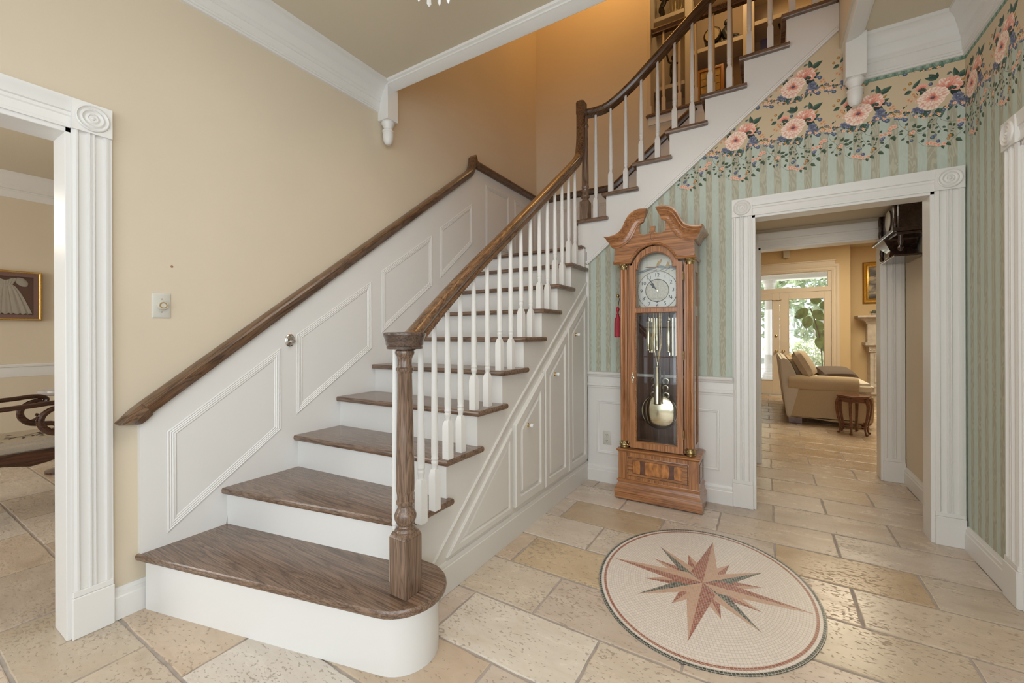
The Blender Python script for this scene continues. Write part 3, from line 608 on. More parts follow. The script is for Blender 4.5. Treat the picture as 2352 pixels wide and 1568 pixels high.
# ---- cornice, chair rails, skirtings
CROWN = [(0.0, -0.208), (0.012, -0.206), (0.012, -0.196), (0.018, -0.194), (0.018, -0.184), (0.022, -0.182), (0.024, -0.14), (0.030, -0.137), (0.030, -0.118), (0.036, -0.114), (0.040, -0.10), (0.052, -0.075), (0.052, -0.068), (0.060, -0.062), (0.072, -0.038), (0.094, -0.022), (0.106, -0.018), (0.106, 0.0)]
cp = [(o*1.06, CEIL+h) for o, h in CROWN]
MB().mold([(XL, -2.6), (XL, 2.085)], cp, XY, side=-1).struct('trim_2', m_white)
MB().mold([(0.50, YB), (XR, YB), (XR, -2.6)], [(o*0.82, CEIL+h*1.2) for o, h in CROWN], XY, side=-1).struct('trim_3', m_white)
BASE = [(0.0, 0.135), (0.006, 0.134), (0.008, 0.126), (0.010, 0.118), (0.014, 0.115), (0.014, 0.098), (0.018, 0.093), (0.018, 0.0)]
MB().mold([(XL, 0.633), (XL, 0.745)], BASE, XY, side=-1).struct('baseboard_left', m_white)
MB().mold([(XR, YB-0.03), (XR, 2.85)], BASE, XY, side=-1).struct('baseboard_right', m_white)
MB().mold([(XR, YD), (XR, YB+0.12)], BASE, XY, side=-1).struct('baseboard_hall', m_white)
# opening edge trim under the upper floor: fascia, bead and the two turned drops
edge = [(-0.02, CEIL+0.02), (0.0, CEIL-0.001), (0.004, CEIL-0.012), (0.016, CEIL-0.018), (0.018, CEIL-0.026), (0.024, CEIL-0.028), (0.03, CEIL-0.033), (0.086, CEIL-0.05), (0.09, CEIL-0.048), (0.098, CEIL-0.02), (0.098, CEIL+0.10)]
MB().mold([(XL+0.05, 2.062), (0.515, 2.062), (0.515, YB)], edge, XY, side=1).struct('trim_4', m_white)
def drop(label, cx_, cy_, zb, w_=0.102):
    t = thing('ceiling_drop', label, 'finial', (cx_, cy_, zb-0.17), 'turned drops at the ceiling edge')
    h = w_/2
    MB().box(cx_-h, cx_+h, cy_-h, cy_+h, zb, CEIL-0.002).build('block', m_white, t, bevel=0.003)
    k = w_/0.102
    MB().lathe([(0.001, zb-0.168), (0.018*k, zb-0.163), (0.030*k, zb-0.148), (0.037*k, zb-0.125), (0.0385*k, zb-0.10), (0.038*k, zb-0.078), (0.041*k, zb-0.074), (0.041*k, zb-0.066), (0.034*k, zb-0.062), (0.030*k, zb-0.052), (0.036*k, zb-0.036), (0.046*k, zb-0.022), (0.047*k, zb-0.010), (0.042*k, zb-0.004), (0.042*k, zb)], (cx_, cy_, 0), seg=24).build('acorn_finial', m_white, t)
drop('white block and acorn drop at the end of the cornice on the beige wall', -2.349, 2.128, 2.772)
drop('white block and acorn drop in front of the floral wallpaper', 0.474, 3.285, 2.78)

# ---- fluted door casings with bullseye corner blocks
def flute_prof(w_, t):
    """cross-section across the casing (0..w_), outward thickness"""
    p = [(0, 0), (0, t*0.72)]
    for a, b in ((0.04, .72), (0.10, 1.0), (0.15, 1.0), (0.19, .62), (0.38, .62), (0.41, 1.0), (0.45, 1.0), (0.47, .72), (0.50, .72), (0.52, 1.0), (0.56, 1.0), (0.59, .62), (0.79, .62), (0.83, 1.0), (0.90, 1.0), (0.95, .85), (1.0, .85)): p.append((a*w_, b*t))
    return p+[(w_, 0)]
def rosette(mb, fr, a, b, s, t):
    mb.prism([(a, b), (a+s, b), (a+s, b+s), (a, b+s)], 0, t, fr)
    c = (a+s/2, b+s/2); r_ = s*0.44; rows = []
    for q, h in ((1.0, 0), (0.97, 0.006), (0.90, 0.008), (0.82, 0.003), (0.74, 0.001), (0.66, 0.006), (0.60, 0.007), (0.54, 0.003), (0.42, 0.001), (0.34, 0.005), (0.28, 0.006), (0.22, 0.003), (0.16, 0.003), (0.11, 0.008), (0.02, 0.010)):
        rows.append([fr.p(c[0]+r_*q*math.cos(2*PI*i/28), c[1]+r_*q*math.sin(2*PI*i/28), t+h) for i in range(28)])
    mb.strips(rows, True, 0, False, True)
def casing(name, fr, a0, a1, ztop, w_=0.125, t=0.024, sides=(1, 1), plinth=0.30, reveal=0.0):
    """opening from a0 to a1 along the wall; fr has (along, z) axes"""
    pf = flute_prof(w_, t)
    o = thing(name, None, None, tuple(fr.p((a0+a1)/2, 0, 0))); o['kind'] = 'structure'
    for k, x0 in ((0, a0-w_), (1, a1)):
        if not sides[k]: continue
        mb = MB(); n = len(pf)
        mb.strips([[fr.p(x0+a, zz, h) for a, h in pf] for zz in (0.19, ztop+0.001)], False); mb.build('fluted_jamb', m_white, o)
        mb = MB(); pl = [(0, 0), (0, t+0.004)]
        mb.prism([(x0-0.003, 0), (x0+w_+0.003, 0), (x0+w_+0.003, 0.165), (x0-0.003, 0.165)], 0, t+0.006, fr)
        mb.prism([(x0-0.001, 0.165), (x0+w_+0.001, 0.165), (x0+w_+0.001, 0.19), (x0-0.001, 0.19)], 0, t+0.001, fr); mb.build('plinth_block', m_white, o, bevel=0.003)
        mb = MB(); rosette(mb, fr, x0, ztop-0.001, w_, t+0.006); mb.build('bullseye_block', m_white, o)
    hp = [(0, 0), (0.0, t*0.8), (0.012, t*0.8), (0.014, t*0.6), (0.045, t*0.55), (0.05, t*0.7), (0.062, t*0.7), (0.066, t*0.95), (0.10, t), (0.104, t*1.1), (0.121, t*1.1), (0.121, 0)]
    mb = MB(); mb.strips([[fr.p(x, ztop+a*w_/0.121, h) for a, h in hp] for x in (a0, a1)], False); mb.build('head_casing', m_white, o)
    return o
FL = Fr((XL, 0, 0), (0, 1, 0), (0, 0, 1), (1, 0, 0))
d1 = casing('door_1', FL, -0.55, 0.508, 2.057, 0.122)
FB = Fr((0, YB, 0), (1, 0, 0), (0, 0, 1), (0, -1, 0))
d2 = casing('door_2', FB, -0.078, 0.838, 2.04, 0.123)
FR_ = Fr((XR, 0, 0), (0, -1, 0), (0, 0, 1), (-1, 0, 0))
d5 = casing('door_5', FR_, -2.722, -1.63, 2.06, 0.125)
FD = Fr((0, YD, 0), (1, 0, 0), (0, 0, 1), (0, -1, 0))
d3 = casing('door_3', FD, -0.055, 0.832, 2.02, 0.132)
def lining(parent, x0, x1, y0, y1, zt, along):
    mb = MB(); t = 0.022
    if along == 'y':      # opening runs along y, wall thickness along x
        mb.box(x0, x1, y0-0.001, y0+t, 0, zt); mb.box(x0, x1, y1-t, y1+0.001, 0, zt); mb.box(x0, x1, y0, y1, zt-t, zt)
    else:
        mb.box(x0-0.001, x0+t, y0, y1, 0, zt); mb.box(x1-t, x1+0.001, y0, y1, 0, zt); mb.box(x0, x1, y0, y1, zt-t, zt)
    mb.build('jamb_lining', m_white, parent, bevel=0.002)
lining(d1, XL-0.15, XL+0.012, -0.556, 0.514, 2.06, 'y')
lining(d2, -0.08, 0.842, YB-0.012, YB+0.128, 2.045, 'x')
lining(d3, -0.057, 0.836, YD-0.012, YD+0.14, 2.024, 'x')
lining(d5, XR-0.012, XR+0.13, 1.618, 2.734, 2.06, 'y')
MB().box(XR+0.05, XR+0.09, 1.645, 2.71, 0.005, 2.03).build('door_leaf', m_white, d5)

# ---- wainscot on the papered wall
WY = YB-0.012
ws = MB(); ws.box(-1.285, -0.2, WY, YB, 0.0, 0.80); ws = ws.struct('wall_wainscot', m_white)
MB().mold([(-1.285, WY), (-0.2, WY)], [(0, 0.776), (0.005, 0.778), (0.006, 0.79), (0.012, 0.795), (0.012, 0.812), (0.006, 0.818), (0.006, 0.868), (0.014, 0.872), (0.018, 0.884), (0.026, 0.888), (0.030, 0.898), (0.030, 0.908), (0.0, 0.912), (-0.012, 0.912)], XY, side=-1).build('chair_rail', m_white, ws)
MB().mold([(-1.285, WY), (-0.2, WY)], BASE, XY, side=-1).build('skirting', m_white, ws)
PM = [(0, 0), (0.002, 0.007), (0.008, 0.009), (0.012, 0.006), (0.016, 0.006), (0.021, 0.004), (0.024, 0.0)]
for a, b in ((-1.21, -0.93), (-0.90, -0.285)):
    MB().panel([(a, 0.235), (b, 0.235), (b, 0.672), (a, 0.672)], PM, fy(WY), cap=False).build('panel_moulding', m_white, ws)

# ================================================================== STAIRCASE
XS, XP, XT = -1.295, -2.37, -1.265             # stringer face, wall panelling face, tread ends
top = lambda n: 0.064+0.19*n                   # tread tops, lower flight
FRONT = {1: (0.705, 0.98), 2: (1.036, 1.243), 3: (1.418, 1.494), 4: (1.705, 1.742), 5: (1.99, 1.985)}
for n in range(6, 11): FRONT[n] = (1.985+0.2495*(n-5), 1.985+0.2495*(n-5))
FRONT[10] = (3.262, 3.262)
fy_at = lambda n, x: FRONT[n][0]+(FRONT[n][1]-FRONT[n][0])*(x-XP)/(XT-XP)
LAND = top(10)
st = thing('staircase', 'white staircase with brown oak treads turning at a landing', 'staircase', (-1.8, 1.0, 0))
NOSE = [(0.012, -0.030), (0.005, -0.0295), (0.0012, -0.024), (0.0, -0.015), (0.0012, -0.006), (0.005, -0.0005), (0.012, 0.0)]
def tread(poly, z, mat):
    mb = MB(); sd = 1 if area2(poly) > 0 else -1; mt = miters(poly, True)
    rows = [[(a+ma*o*sd, b+mb_*o*sd, z+h) for (a, b), (ma, mb_) in zip(poly, mt)] for o, h in NOSE]
    mb.strips(rows, True, 0, True, True); return mb.build('tread', mat, st)
def riser_poly(n, x0, x1, t=0.02): return [(x0, fy_at(n, x0)+0.03), (x1, fy_at(n, x1)+0.03), (x1, fy_at(n, x1)+0.03+t), (x0, fy_at(n, x0)+0.03+t)]
# bullnose starting step
fd = Vector((XT-XP, FRONT[1][1]-FRONT[1][0], 0)).normalized(); fn = Vector((fd.y, -fd.x, 0))
q0 = Vector((-1.171, 0.995, 0)); rad = 0.171; cc = q0-fn*rad
a_s = math.atan2(fn.y, fn.x)
outer = [(XP-0.02, fy_at(1, XP)-0.002)]+[(q0.x, q0.y)]+[(cc.x+rad*math.cos(a_s+(PI/2-a_s)*i/16), cc.y+rad*math.sin(a_s+(PI/2-a_s)*i/16)) for i in range(1, 17)]+[(XS+0.01, cc.y+rad), (XS-0.2, 1.36), (XP-0.02, 1.12)]
tread(outer, top(1), m_oak_x)
ri = rad-0.032
inner = [(XP, fy_at(1, XP)+0.03), (q0.x-fn.x*0.032, q0.y-fn.y*0.032)]+[(cc.x+ri*math.cos(a_s+(PI/2-a_s)*i/16), cc.y+ri*math.sin(a_s+(PI/2-a_s)*i/16)) for i in range(1, 17)]+[(XS-0.1, cc.y+ri), (XP, 1.05)]
MB().prism(inner, 0.0, top(1)-0.028).build('riser', m_white, st)
for n in range(2, 10):
    yl, yr = fy_at(n, XP), fy_at(n, XT); bl, br = fy_at(n+1, XP), fy_at(n+1, XT)
    tread([(XP-0.015, yl), (XT, yr), (XT, br+0.05), (XS-0.01, br+0.05), (XS-0.01, br+0.035), (XP-0.015, bl+0.035)], top(n), m_oak_x)
for n in range(2, 11): MB().prism(riser_poly(n, XP, XS-0.001), top(n-1)-0.02, top(n)-0.026).build('riser', m_white, st)
# landing
MB().box(XP-0.01, -1.30, 3.262, YF, LAND-0.03, LAND).build('landing', m_oak_x, st, bevel=0.01, seg=3)
# stringer of the lower flight, down to the floor: this is the face the cupboards sit in
saw = [(1.30, 0.0), (1.30, top(1)-0.03)]
saw = [(cc.y+ri-0.05, 0.0), (cc.y+ri-0.05, top(1)-0.029), (fy_at(2, XS)+0.031, top(1)-0.029)]
for n in range(2, 11):
    yr = fy_at(n, XS)+0.031; saw += [(yr, top(n)-0.029)]
    saw += [(fy_at(n+1, XS)+0.031, top(n)-0.029)] if n < 10 else [(3.352, top(10)-0.029)]
saw += [(3.352, 0.0)]
MB().prism(saw, -0.02, 0.0, fx(XS)).build('stringer', m_cab, st)
# upper flight
UT = lambda m: 2.190+0.193*m; UX = lambda m: -1.398+0.249*m
YS = 3.338
for m in range(7):
    poly = [(UX(m), YS-0.03), (UX(m+1)+0.05, YS-0.03), (UX(m+1)+0.05, YS+0.02), (UX(m+1)+0.035, YS+0.02), (UX(m+1)+0.035, YF-0.02), (UX(m), YF-0.02)]
    tread(poly, UT(m), m_oak_x)
    MB().box(UX(m)+0.03, UX(m)+0.05, YS+0.001, YF-0.02, (UT(m-1) if m else LAND-0.02), UT(m)-0.026).build('riser', m_white, st)
MB().box(UX(7)+0.03, UX(7)+0.05, YS+0.001, YF-0.02, UT(6), UT(7)-0.02).build('riser', m_white, st)
us = [(UX(0)+0.03, LAND-0.05)]
for m in range(7): us += [(UX(m)+0.031, UT(m)-0.029), (UX(m+1)+0.031, UT(m)-0.029)]
us[-1] = (0.404, UT(6)-0.029)
us += [(0.404, zl(0.404)-0.005), (-1.29, zl(-1.29)-0.005), (-1.29, LAND-0.05)]
MB().prism(us, 0, 0.06, fy(YS, 1)).build('stringer', m_white, st)
# slim moulding along the bottom edge of the upper stringer
e0, e1 = (-1.285, zl(-1.285)), (0.402, zl(0.402))
MB().mold([e0, e1], [(-0.004, 0.0), (-0.004, 0.010), (0.004, 0.013), (0.010, 0.010), (0.016, 0.012), (0.022, 0.009), (0.026, 0.0)], fy(YS), side=1).build('edge_moulding', m_white, st)
MB().box(-1.30, -1.272, YS-0.004, YB, 0.905, zl(-1.29)).build('corner_bead', m_white, st)

# ================================================================== CUPBOARDS UNDER THE LOWER FLIGHT
cu = thing('understair_cupboard', 'white panelled cupboard with three sloping doors under the staircase', 'cupboard', (XS, 2.4, 0))
MB().mold([(XS, 1.315), (XS, 3.345)], [(0.0, 0.150), (0.004, 0.149), (0.008, 0.14), (0.008, 0.128), (0.012, 0.124), (0.012, 0.0)], XY, side=-1).build('plinth', m_cab, cu)
FS = fx(XS)
MB().mold([(1.385, 0.155), (2.12, 0.762), (3.34, 1.668)], [(0, 0), (0, 0.007), (0.006, 0.010), (0.012, 0.007), (0.030, 0.006), (0.034, 0.0)], FS, side=-1).build('sloping_moulding', m_cab, cu)
DP = [(0.0, 0.0), (0.0, 0.016), (0.006, 0.023), (0.050, 0.023), (0.054, 0.019), (0.056, 0.008), (0.061, 0.006), (0.066, 0.008), (0.084, 0.021), (0.088, 0.021)]
def cup_door(poly, knob, label):
    o = MB().panel(poly, DP, FS).build('door', m_cab, cu)
    if knob:
        k = MB(); c = (XS+0.021, knob[0], knob[1])
        k.lathe([(0.0005, 0.0), (0.014, 0.0), (0.014, 0.003), (0.007, 0.006), (0.005, 0.014), (0.0005, 0.015)], c, 'x', 16); k.build('knob_rose', m_brass, o)
        k = MB(); k.lathe([(0.0005, 0.012), (0.006, 0.012), (0.011, 0.018), (0.014, 0.026), (0.013, 0.033), (0.008, 0.038), (0.0005, 0.039)], c, 'x', 10); k.build('crystal_knob', m_crystal, o)
    return o
tri = MB().panel([(1.515, 0.168), (2.108, 0.168), (2.108, 0.664)], [(0, 0), (0, 0.010), (0.004, 0.013), (0.03, 0.013), (0.036, 0.008), (0.040, 0.006), (0.052, 0.012), (0.054, 0.012)], FS).build('fixed_panel', m_cab, cu)
SLP = lambda y_: 0.692+(y_-2.13)*0.742
cup_door([(2.130, 0.186), (2.507, 0.186), (2.507, SLP(2.507)-0.014), (2.130, SLP(2.130)-0.014)], (2.28, 0.652), '')
cup_door([(2.524, 0.182), (2.902, 0.182), (2.902, SLP(2.902)-0.014), (2.524, SLP(2.524)-0.014)], (2.67, 0.94), '')
cup_door([(2.918, 0.178), (3.300, 0.178), (3.300, SLP(3.300)-0.014), (2.918, SLP(2.918)-0.014)], (3.05, 1.218), '')

# ================================================================== BALUSTRADE
bl_ = thing('balustrade', 'brown oak handrail with white turned balusters climbing the stairs', 'balustrade', (-1.3, 1.2, 0.25))
RPT = [(1.14, -1.165, 1.190), (1.20, -1.185, 1.213), (1.29, -1.215, 1.264), (1.40, -1.248, 1.330), (1.52, -1.276, 1.404), (1.64, -1.298, 1.482), (1.76, -1.312, 1.565), (1.90, -1.318, 1.663), (2.30, -1.318, 1.957), (3.00, -1.318, 2.487), (3.30, -1.318, 2.715)]
RCZ = lambda y_: float(np.interp(y_, [p[0] for p in RPT], [p[2] for p in RPT]))      # centre of the lower rail
RCX = lambda y_: float(np.interp(y_, [p[0] for p in RPT], [p[1] for p in RPT]))
RB = lambda y_: RCZ(y_)-0.042
def baluster(x, y_, z0, z1):
    mb = MB(); h = 0.0185; sq = z0+0.155+0.0
    mb._add([(x+a*h, y_+b*h, z) for z in (z0, sq) for a, b in ((-1, -1), (1, -1), (1, 1), (-1, 1))]+[(x+a*0.0115, y_+b*0.0115, sq+0.026) for a, b in ((-1, -1), (1, -1), (1, 1), (-1, 1))],
            [(0, 1, 5, 4), (1, 2, 6, 5), (2, 3, 7, 6), (3, 0, 4, 7), (4, 5, 9, 8), (5, 6, 10, 9), (6, 7, 11, 10), (7, 4, 8, 11), (8, 9, 10, 11), (3, 2, 1, 0)])
    T = lambda q: sq+0.026+q
    pr = [(0.0125, T(-0.004)), (0.0125, T(0.002)), (0.0115, T(0.006)), (0.0135, T(0.016)), (0.0155, T(0.026)), (0.0160, T(0.032)), (0.0145, T(0.036)), (0.0145, T(0.040)), (0.0162, T(0.043)), (0.0162, T(0.049)), (0.0148, T(0.053)), (0.0160, T(0.075)), (0.0155, T(0.14)), (0.0135, T(0.14)+(z1-T(0.14))*0.45), (0.0105, z1-0.03), (0.0098, z1+0.012)]
    mb.lathe(pr, (x, y_, 0), seg=12); return mb.build('baluster', m_white, bl_)
XBAL = -1.318
ys = [1.402, 1.527, 1.652, 1.777, 1.902]
for k in range(16):
    y_ = 1.275+0.125*k; n = max(i for i in range(1, 11) if fy_at(i, XBAL) < y_-0.02)
    x = max(XBAL, RCX(y_)-0.01)
    baluster(x, y_, top(n), RB(y_)+0.012)
baluster(-1.245, 1.16, top(1), 1.185)
UXB = [-1.219, -1.090, -0.965, -0.841, -0.715, -0.589, -0.464, -0.341, -0.216, -0.09, 0.034, 0.16, 0.285]
YU = YS+0.035
U_BOT = lambda x: max(3.062, 3.182+0.80*(x+0.915)) if x < -0.9 else 3.182+0.80*(x+0.915)
for x in UXB:
    m = max(i for i in range(7) if UX(i) < x-0.03); baluster(x, YU, UT(m), U_BOT(x)+0.012)
# handrail sections: (sideways, up)
HR = [(-0.026, -0.033), (0.026, -0.033), (0.026, -0.022), (0.020, -0.014), (0.029, 0.0), (0.034, 0.012), (0.030, 0.025), (0.018, 0.033), (0.0, 0.036), (-0.018, 0.033), (-0.030, 0.025), (-0.034, 0.012), (-0.029, 0.0), (-0.020, -0.014), (-0.026, -0.022)]
RC = RCZ
path = spline([(p[1], p[0], p[2]) for p in RPT[:8]], 4)
path += [Vector((XBAL, y_, RC(y_))) for y_ in (2.1, 2.5, 2.9, 3.12)]
path += spline([(XBAL, 3.165, RC(3.165)), (XBAL, 3.225, RC(3.225)+0.012), (XBAL, 3.262, RC(3.262)+0.05), (XBAL, 3.282, RC(3.28)+0.14), (XBAL, 3.287, 2.96), (XBAL, 3.287, 3.165)], 5)
MB().sweep(path, HR, (1, 0, 0)).build('handrail', m_oak_r1, bl_, ang=50)
zc = lambda x: U_BOT(x)+0.04
path = [Vector((-1.335, 3.30, 3.115)), Vector((-1.29, YU-0.01, 3.102))]
path = spline([(-1.350, YU-0.01, 3.104), (-1.24, YU, 3.100), (-1.14, YU, 3.104), (-1.05, YU, 3.140), (-0.96, YU, 3.195), (-0.88, YU, zc(-0.88)), (-0.80, YU, zc(-0.80))], 6)+[Vector((x, YU, zc(x))) for x in (-0.5, -0.2, 0.1, 0.4)]
MB().sweep(path, HR, (0, -1, 0)).build('handrail', m_oak_r2, bl_, ang=50)
MB().box(XBAL-0.036, XBAL+0.036, 3.262, 3.34, 3.06, 3.168).build('rail_corner', m_oak_z, bl_, bevel=0.006, seg=2)
# lower newel with turned shaft and round cap
NX, NY = -1.160, 1.128
mb = MB(); h = 0.0425; z0 = top(1)
ang = 0.0
mb.box(NX-h, NX+h, NY-h, NY+h, z0, 0.468); mb._add([(NX+a*h, NY+b*h, 0.468) for a, b in ((-1, -1), (1, -1), (1, 1), (-1, 1))]+[(NX+a*0.034, NY+b*0.034, 0.487) for a, b in ((-1, -1), (1, -1), (1, 1), (-1, 1))], [(0, 1, 5, 4), (1, 2, 6, 5), (2, 3, 7, 6), (3, 0, 4, 7), (4, 5, 6, 7)])
nw = mb.build('newel_post', m_oak_z, bl_, bevel=0.002)
mb = MB(); mb.lathe([(0.030, 0.478), (0.038, 0.482), (0.040, 0.490), (0.036, 0.498), (0.028, 0.502), (0.026, 0.507), (0.033, 0.516), (0.040, 0.532), (0.041, 0.545), (0.036, 0.560), (0.027, 0.574), (0.025, 0.580), (0.030, 0.584), (0.034, 0.590), (0.034, 0.598), (0.030, 0.603), (0.0305, 0.620), (0.034, 0.64), (0.0345, 0.68), (0.031, 0.86), (0.0265, 1.075), (0.0285, 1.078), (0.0285, 1.083), (0.032, 1.088), (0.032, 1.096), (0.028, 1.100), (0.0275, 1.106), (0.026, 1.115), (0.0265, 1.13), (0.030, 1.140), (0.034, 1.146), (0.036, 1.154), (0.034, 1.162), (0.028, 1.166), (0.028, 1.172)], (NX, NY, 0), seg=24)
mb.build('turned_shaft', m_oak_z, nw)
mb = MB(); mb.lathe([(0.030, 1.168), (0.066, 1.168), (0.067, 1.176), (0.065, 1.178), (0.069, 1.184), (0.070, 1.196), (0.075, 1.212), (0.079, 1.220), (0.078, 1.226), (0.072, 1.230), (0.02, 1.231)], (NX, NY, 0), seg=32); mb.build('rail_cap', grain_wood('dark_oak_cap', (0.135, 0.088, 0.066), (0.06, 0.04, 0.03), (1, 0, 0), 0.25, 1.0), nw)
# upper newel
NX2, NY2 = -1.306, 3.352; mb = MB(); h = 0.038
mb.box(NX2-h, NX2+h, NY2-h, NY2+h, UT(0), 2.345); n2 = mb.build('newel_post', m_oak_z, bl_, bevel=0.003)
mb = MB(); mb.lathe([(0.034, 2.34), (0.034, 2.352), (0.028, 2.362), (0.026, 2.37), (0.036, 2.38), (0.037, 2.392), (0.030, 2.402), (0.025, 2.425), (0.034, 2.44), (0.034, 2.448), (0.027, 2.456), (0.031, 2.466), (0.031, 2.474), (0.028, 2.482), (0.0285, 2.56), (0.022, 2.96), (0.028, 2.975), (0.031, 2.985), (0.027, 2.995), (0.022, 3.01), (0.026, 3.07)], (NX2, NY2, 0), seg=20); mb.build('turned_shaft', m_oak_z, n2)

# ================================================================== PANELLED DADO ON THE STAIR WALL
slope = 0.766
CAPY0, CAPZ0 = 0.70, 0.868
capz = lambda y_: CAPZ0+slope*(y_-CAPY0)
dado_top = 2.815
ye = 3.19
poly = [(0.717, 0.05)] ; poly = [(0.717, top(1)-0.01), (1.06, top(1)-0.01)]
for n in range(2, 11): poly += [(fy_at(n, XP)+0.045, top(n)-0.015), (fy_at(n+1, XP)+0.045 if n < 10 else 3.30, top(n)-0.015)]
poly += [(YF, LAND-0.02), (YF, dado_top), (ye, dado_top), (ye, capz(ye)-0.0), (0.717, capz(0.717)-0.03)]
dd = MB().prism(poly, -0.03, 0.0, fx(XP)).struct('wall_stair_dado', m_white)
MP = [(0.0, 0.0), (0.0, 0.0025), (0.006, 0.005), (0.010, 0.002), (0.015, 0.0045), (0.019, 0.0015), (0.024, 0.004), (0.028, 0.001), (0.034, 0.003), (0.038, 0.0)]
def skew(y0, y1, zt0, zt1, zb0, zb1): return [(y0, zb0), (y1, zb1), (y1, zt1), (y0, zt0)]
for a in ((0.813, 1.345, 0.779, 1.153, 0.306, 0.685), (1.436, 1.988, 1.225, 1.601, 0.752, 1.126), (2.078, 2.613, 1.684, 2.050, 1.234, 1.632), (2.712, 3.17, 2.132, 2.46, 1.698, 2.08), (3.395, 3.83, 2.71, 2.71, 2.10, 2.10), (3.95, 4.44, 2.71, 2.71, 2.10, 2.10)):
    MB().panel(skew(a[0], a[1], a[2], a[3], a[4], a[5]), MP, fx(XP+0.001), cap=False).build('panel_moulding', m_white, dd)
CP = [(-0.032, 0.0), (-0.032, 0.012), (-0.024, 0.020), (-0.026, 0.030), (-0.010, 0.040), (0.004, 0.046), (0.018, 0.050), (0.028, 0.046), (0.034, 0.036), (0.034, -0.02), (-0.02, -0.02)]
cap_path = [(0.735, capz(0.735)), (1.5, capz(1.5)), (2.5, capz(2.5)), (3.06, capz(3.06))]+[(p.x, p.y) for p in spline([(3.10, capz(3.10), 0), (3.145, capz(3.145)+0.012, 0), (3.172, capz(3.172)+0.06, 0), (3.182, capz(3.18)+0.13, 0)], 4)]+[(3.182, 2.838), (YF, 2.838)]
wc = MB().mold(cap_path, CP, fx(XP), side=1, solid=True).struct('trim_5', m_oak_cap)
# carved foot of the wall cap
mb = MB(); t_ = Vector((0, 1, slope)).normalized(); nrm_ = Vector((0, -slope, 1)).normalized(); b0 = Vector((XP, 0.735, capz(0.735)))
rows = []
for s_, lo, hi, out in ((0.0, -0.032, 0.034, 0.050), (-0.03, -0.036, 0.033, 0.054), (-0.055, -0.034, 0.030, 0.060), (-0.075, -0.020, 0.026, 0.062), (-0.095, 0.0, 0.023, 0.055), (-0.108, 0.012, 0.021, 0.035)):
    c = b0+t_*s_; rows.append([c+nrm_*lo+Vector((-0.02, 0, 0)), c+nrm_*lo+Vector((out*0.6, 0, 0)), c+nrm_*(lo*.5+hi*.5)+Vector((out, 0, 0)), c+nrm_*hi+Vector((out*0.55, 0, 0)), c+nrm_*hi+Vector((-0.02, 0, 0))])
mb.strips(rows, True, 0, True, True); mb.build('cap_end', m_oak_cap, wc)
# far stairwell wall: skirting dado with its own rail that climbs beside the upper flight
zr = lambda x: 2.845+0.772*(x+1.42)
xe = -1.42+(3.50-2.845)/0.772
mb = MB(); mb.prism([(XP, LAND-0.02), (-0.3, LAND-0.02), (-0.3, 2.6), (0.4, 2.9), (0.4, 3.46), (xe, 3.46), (-1.42, 2.80), (XP, 2.80)], 0, 0.014, fy(YF)); d2_ = mb.struct('wall_stairwell_dado', m_white)
MB().mold([(XP, 2.838), (-1.50, 2.838)]+[(p.x, p.y) for p in spline([(-1.47, 2.838, 0), (-1.42, 2.852, 0), (-1.36, zr(-1.36), 0)], 4)]+[(xe-0.02, zr(xe-0.02))], [(o, h*0.7) for o, h in CP], fy(YF-0.012), side=1, solid=True).struct('trim_6', m_oak_r2)
for a, b in ((-2.28, -1.95), (-1.86, -1.5)): MB().panel([(a, 2.05), (b, 2.05), (b, 2.70), (a, 2.70)], MP, fy(YF-0.015), cap=False).build('panel_moulding', m_white, d2_)
# upper gallery edge: nosing, fascia and white end post of the opening
mb = MB(); mb.box(-1.075, 0.44, YF-0.035, YF+0.14, UP-0.035, UP); ge = mb.struct('trim_7', m_oak_x, bevel=0.008, seg=2)
MB().box(-1.05, 0.43, YF-0.016, YF, UP-0.115, UP-0.036).build('fascia', m_white, ge)
mb = MB(); mb.box(-1.062, -1.026, YF-0.012, YF+0.14, UP, TOPZ); mb.box(-1.072, -1.016, YF-0.018, YF+0.14, UP, UP+0.09); mb.struct('trim_8', m_shelf, bevel=0.004)
gb = thing('gallery_balustrade', 'short upper railing of white balusters in front of the bookcase', 'balustrade', (-0.6, YF+0.05, UP))
def gal_bal(x):
    mb = MB(); y_ = YF+0.05; h = 0.0185; z0 = UP; sq = UP+0.17
    mb.box(x-h, x+h, y_-h, y_+h, z0, sq); mb.lathe([(0.018, sq), (0.012, sq+0.02), (0.016, sq+0.05), (0.0162, sq+0.065), (0.0148, sq+0.07), (0.016, sq+0.1), (0.0135, sq+0.4), (0.010, UP+0.87)], (x, y_, 0), seg=10); mb.build('baluster', m_shelf, gb)
for k in range(8): gal_bal(-0.908+0.158*k)
MB().sweep([(-1.03, YF+0.05, UP+0.895), (0.45, YF+0.05, UP+0.895)], HR, (0, -1, 0)).build('handrail', m_oak_r2, gb)

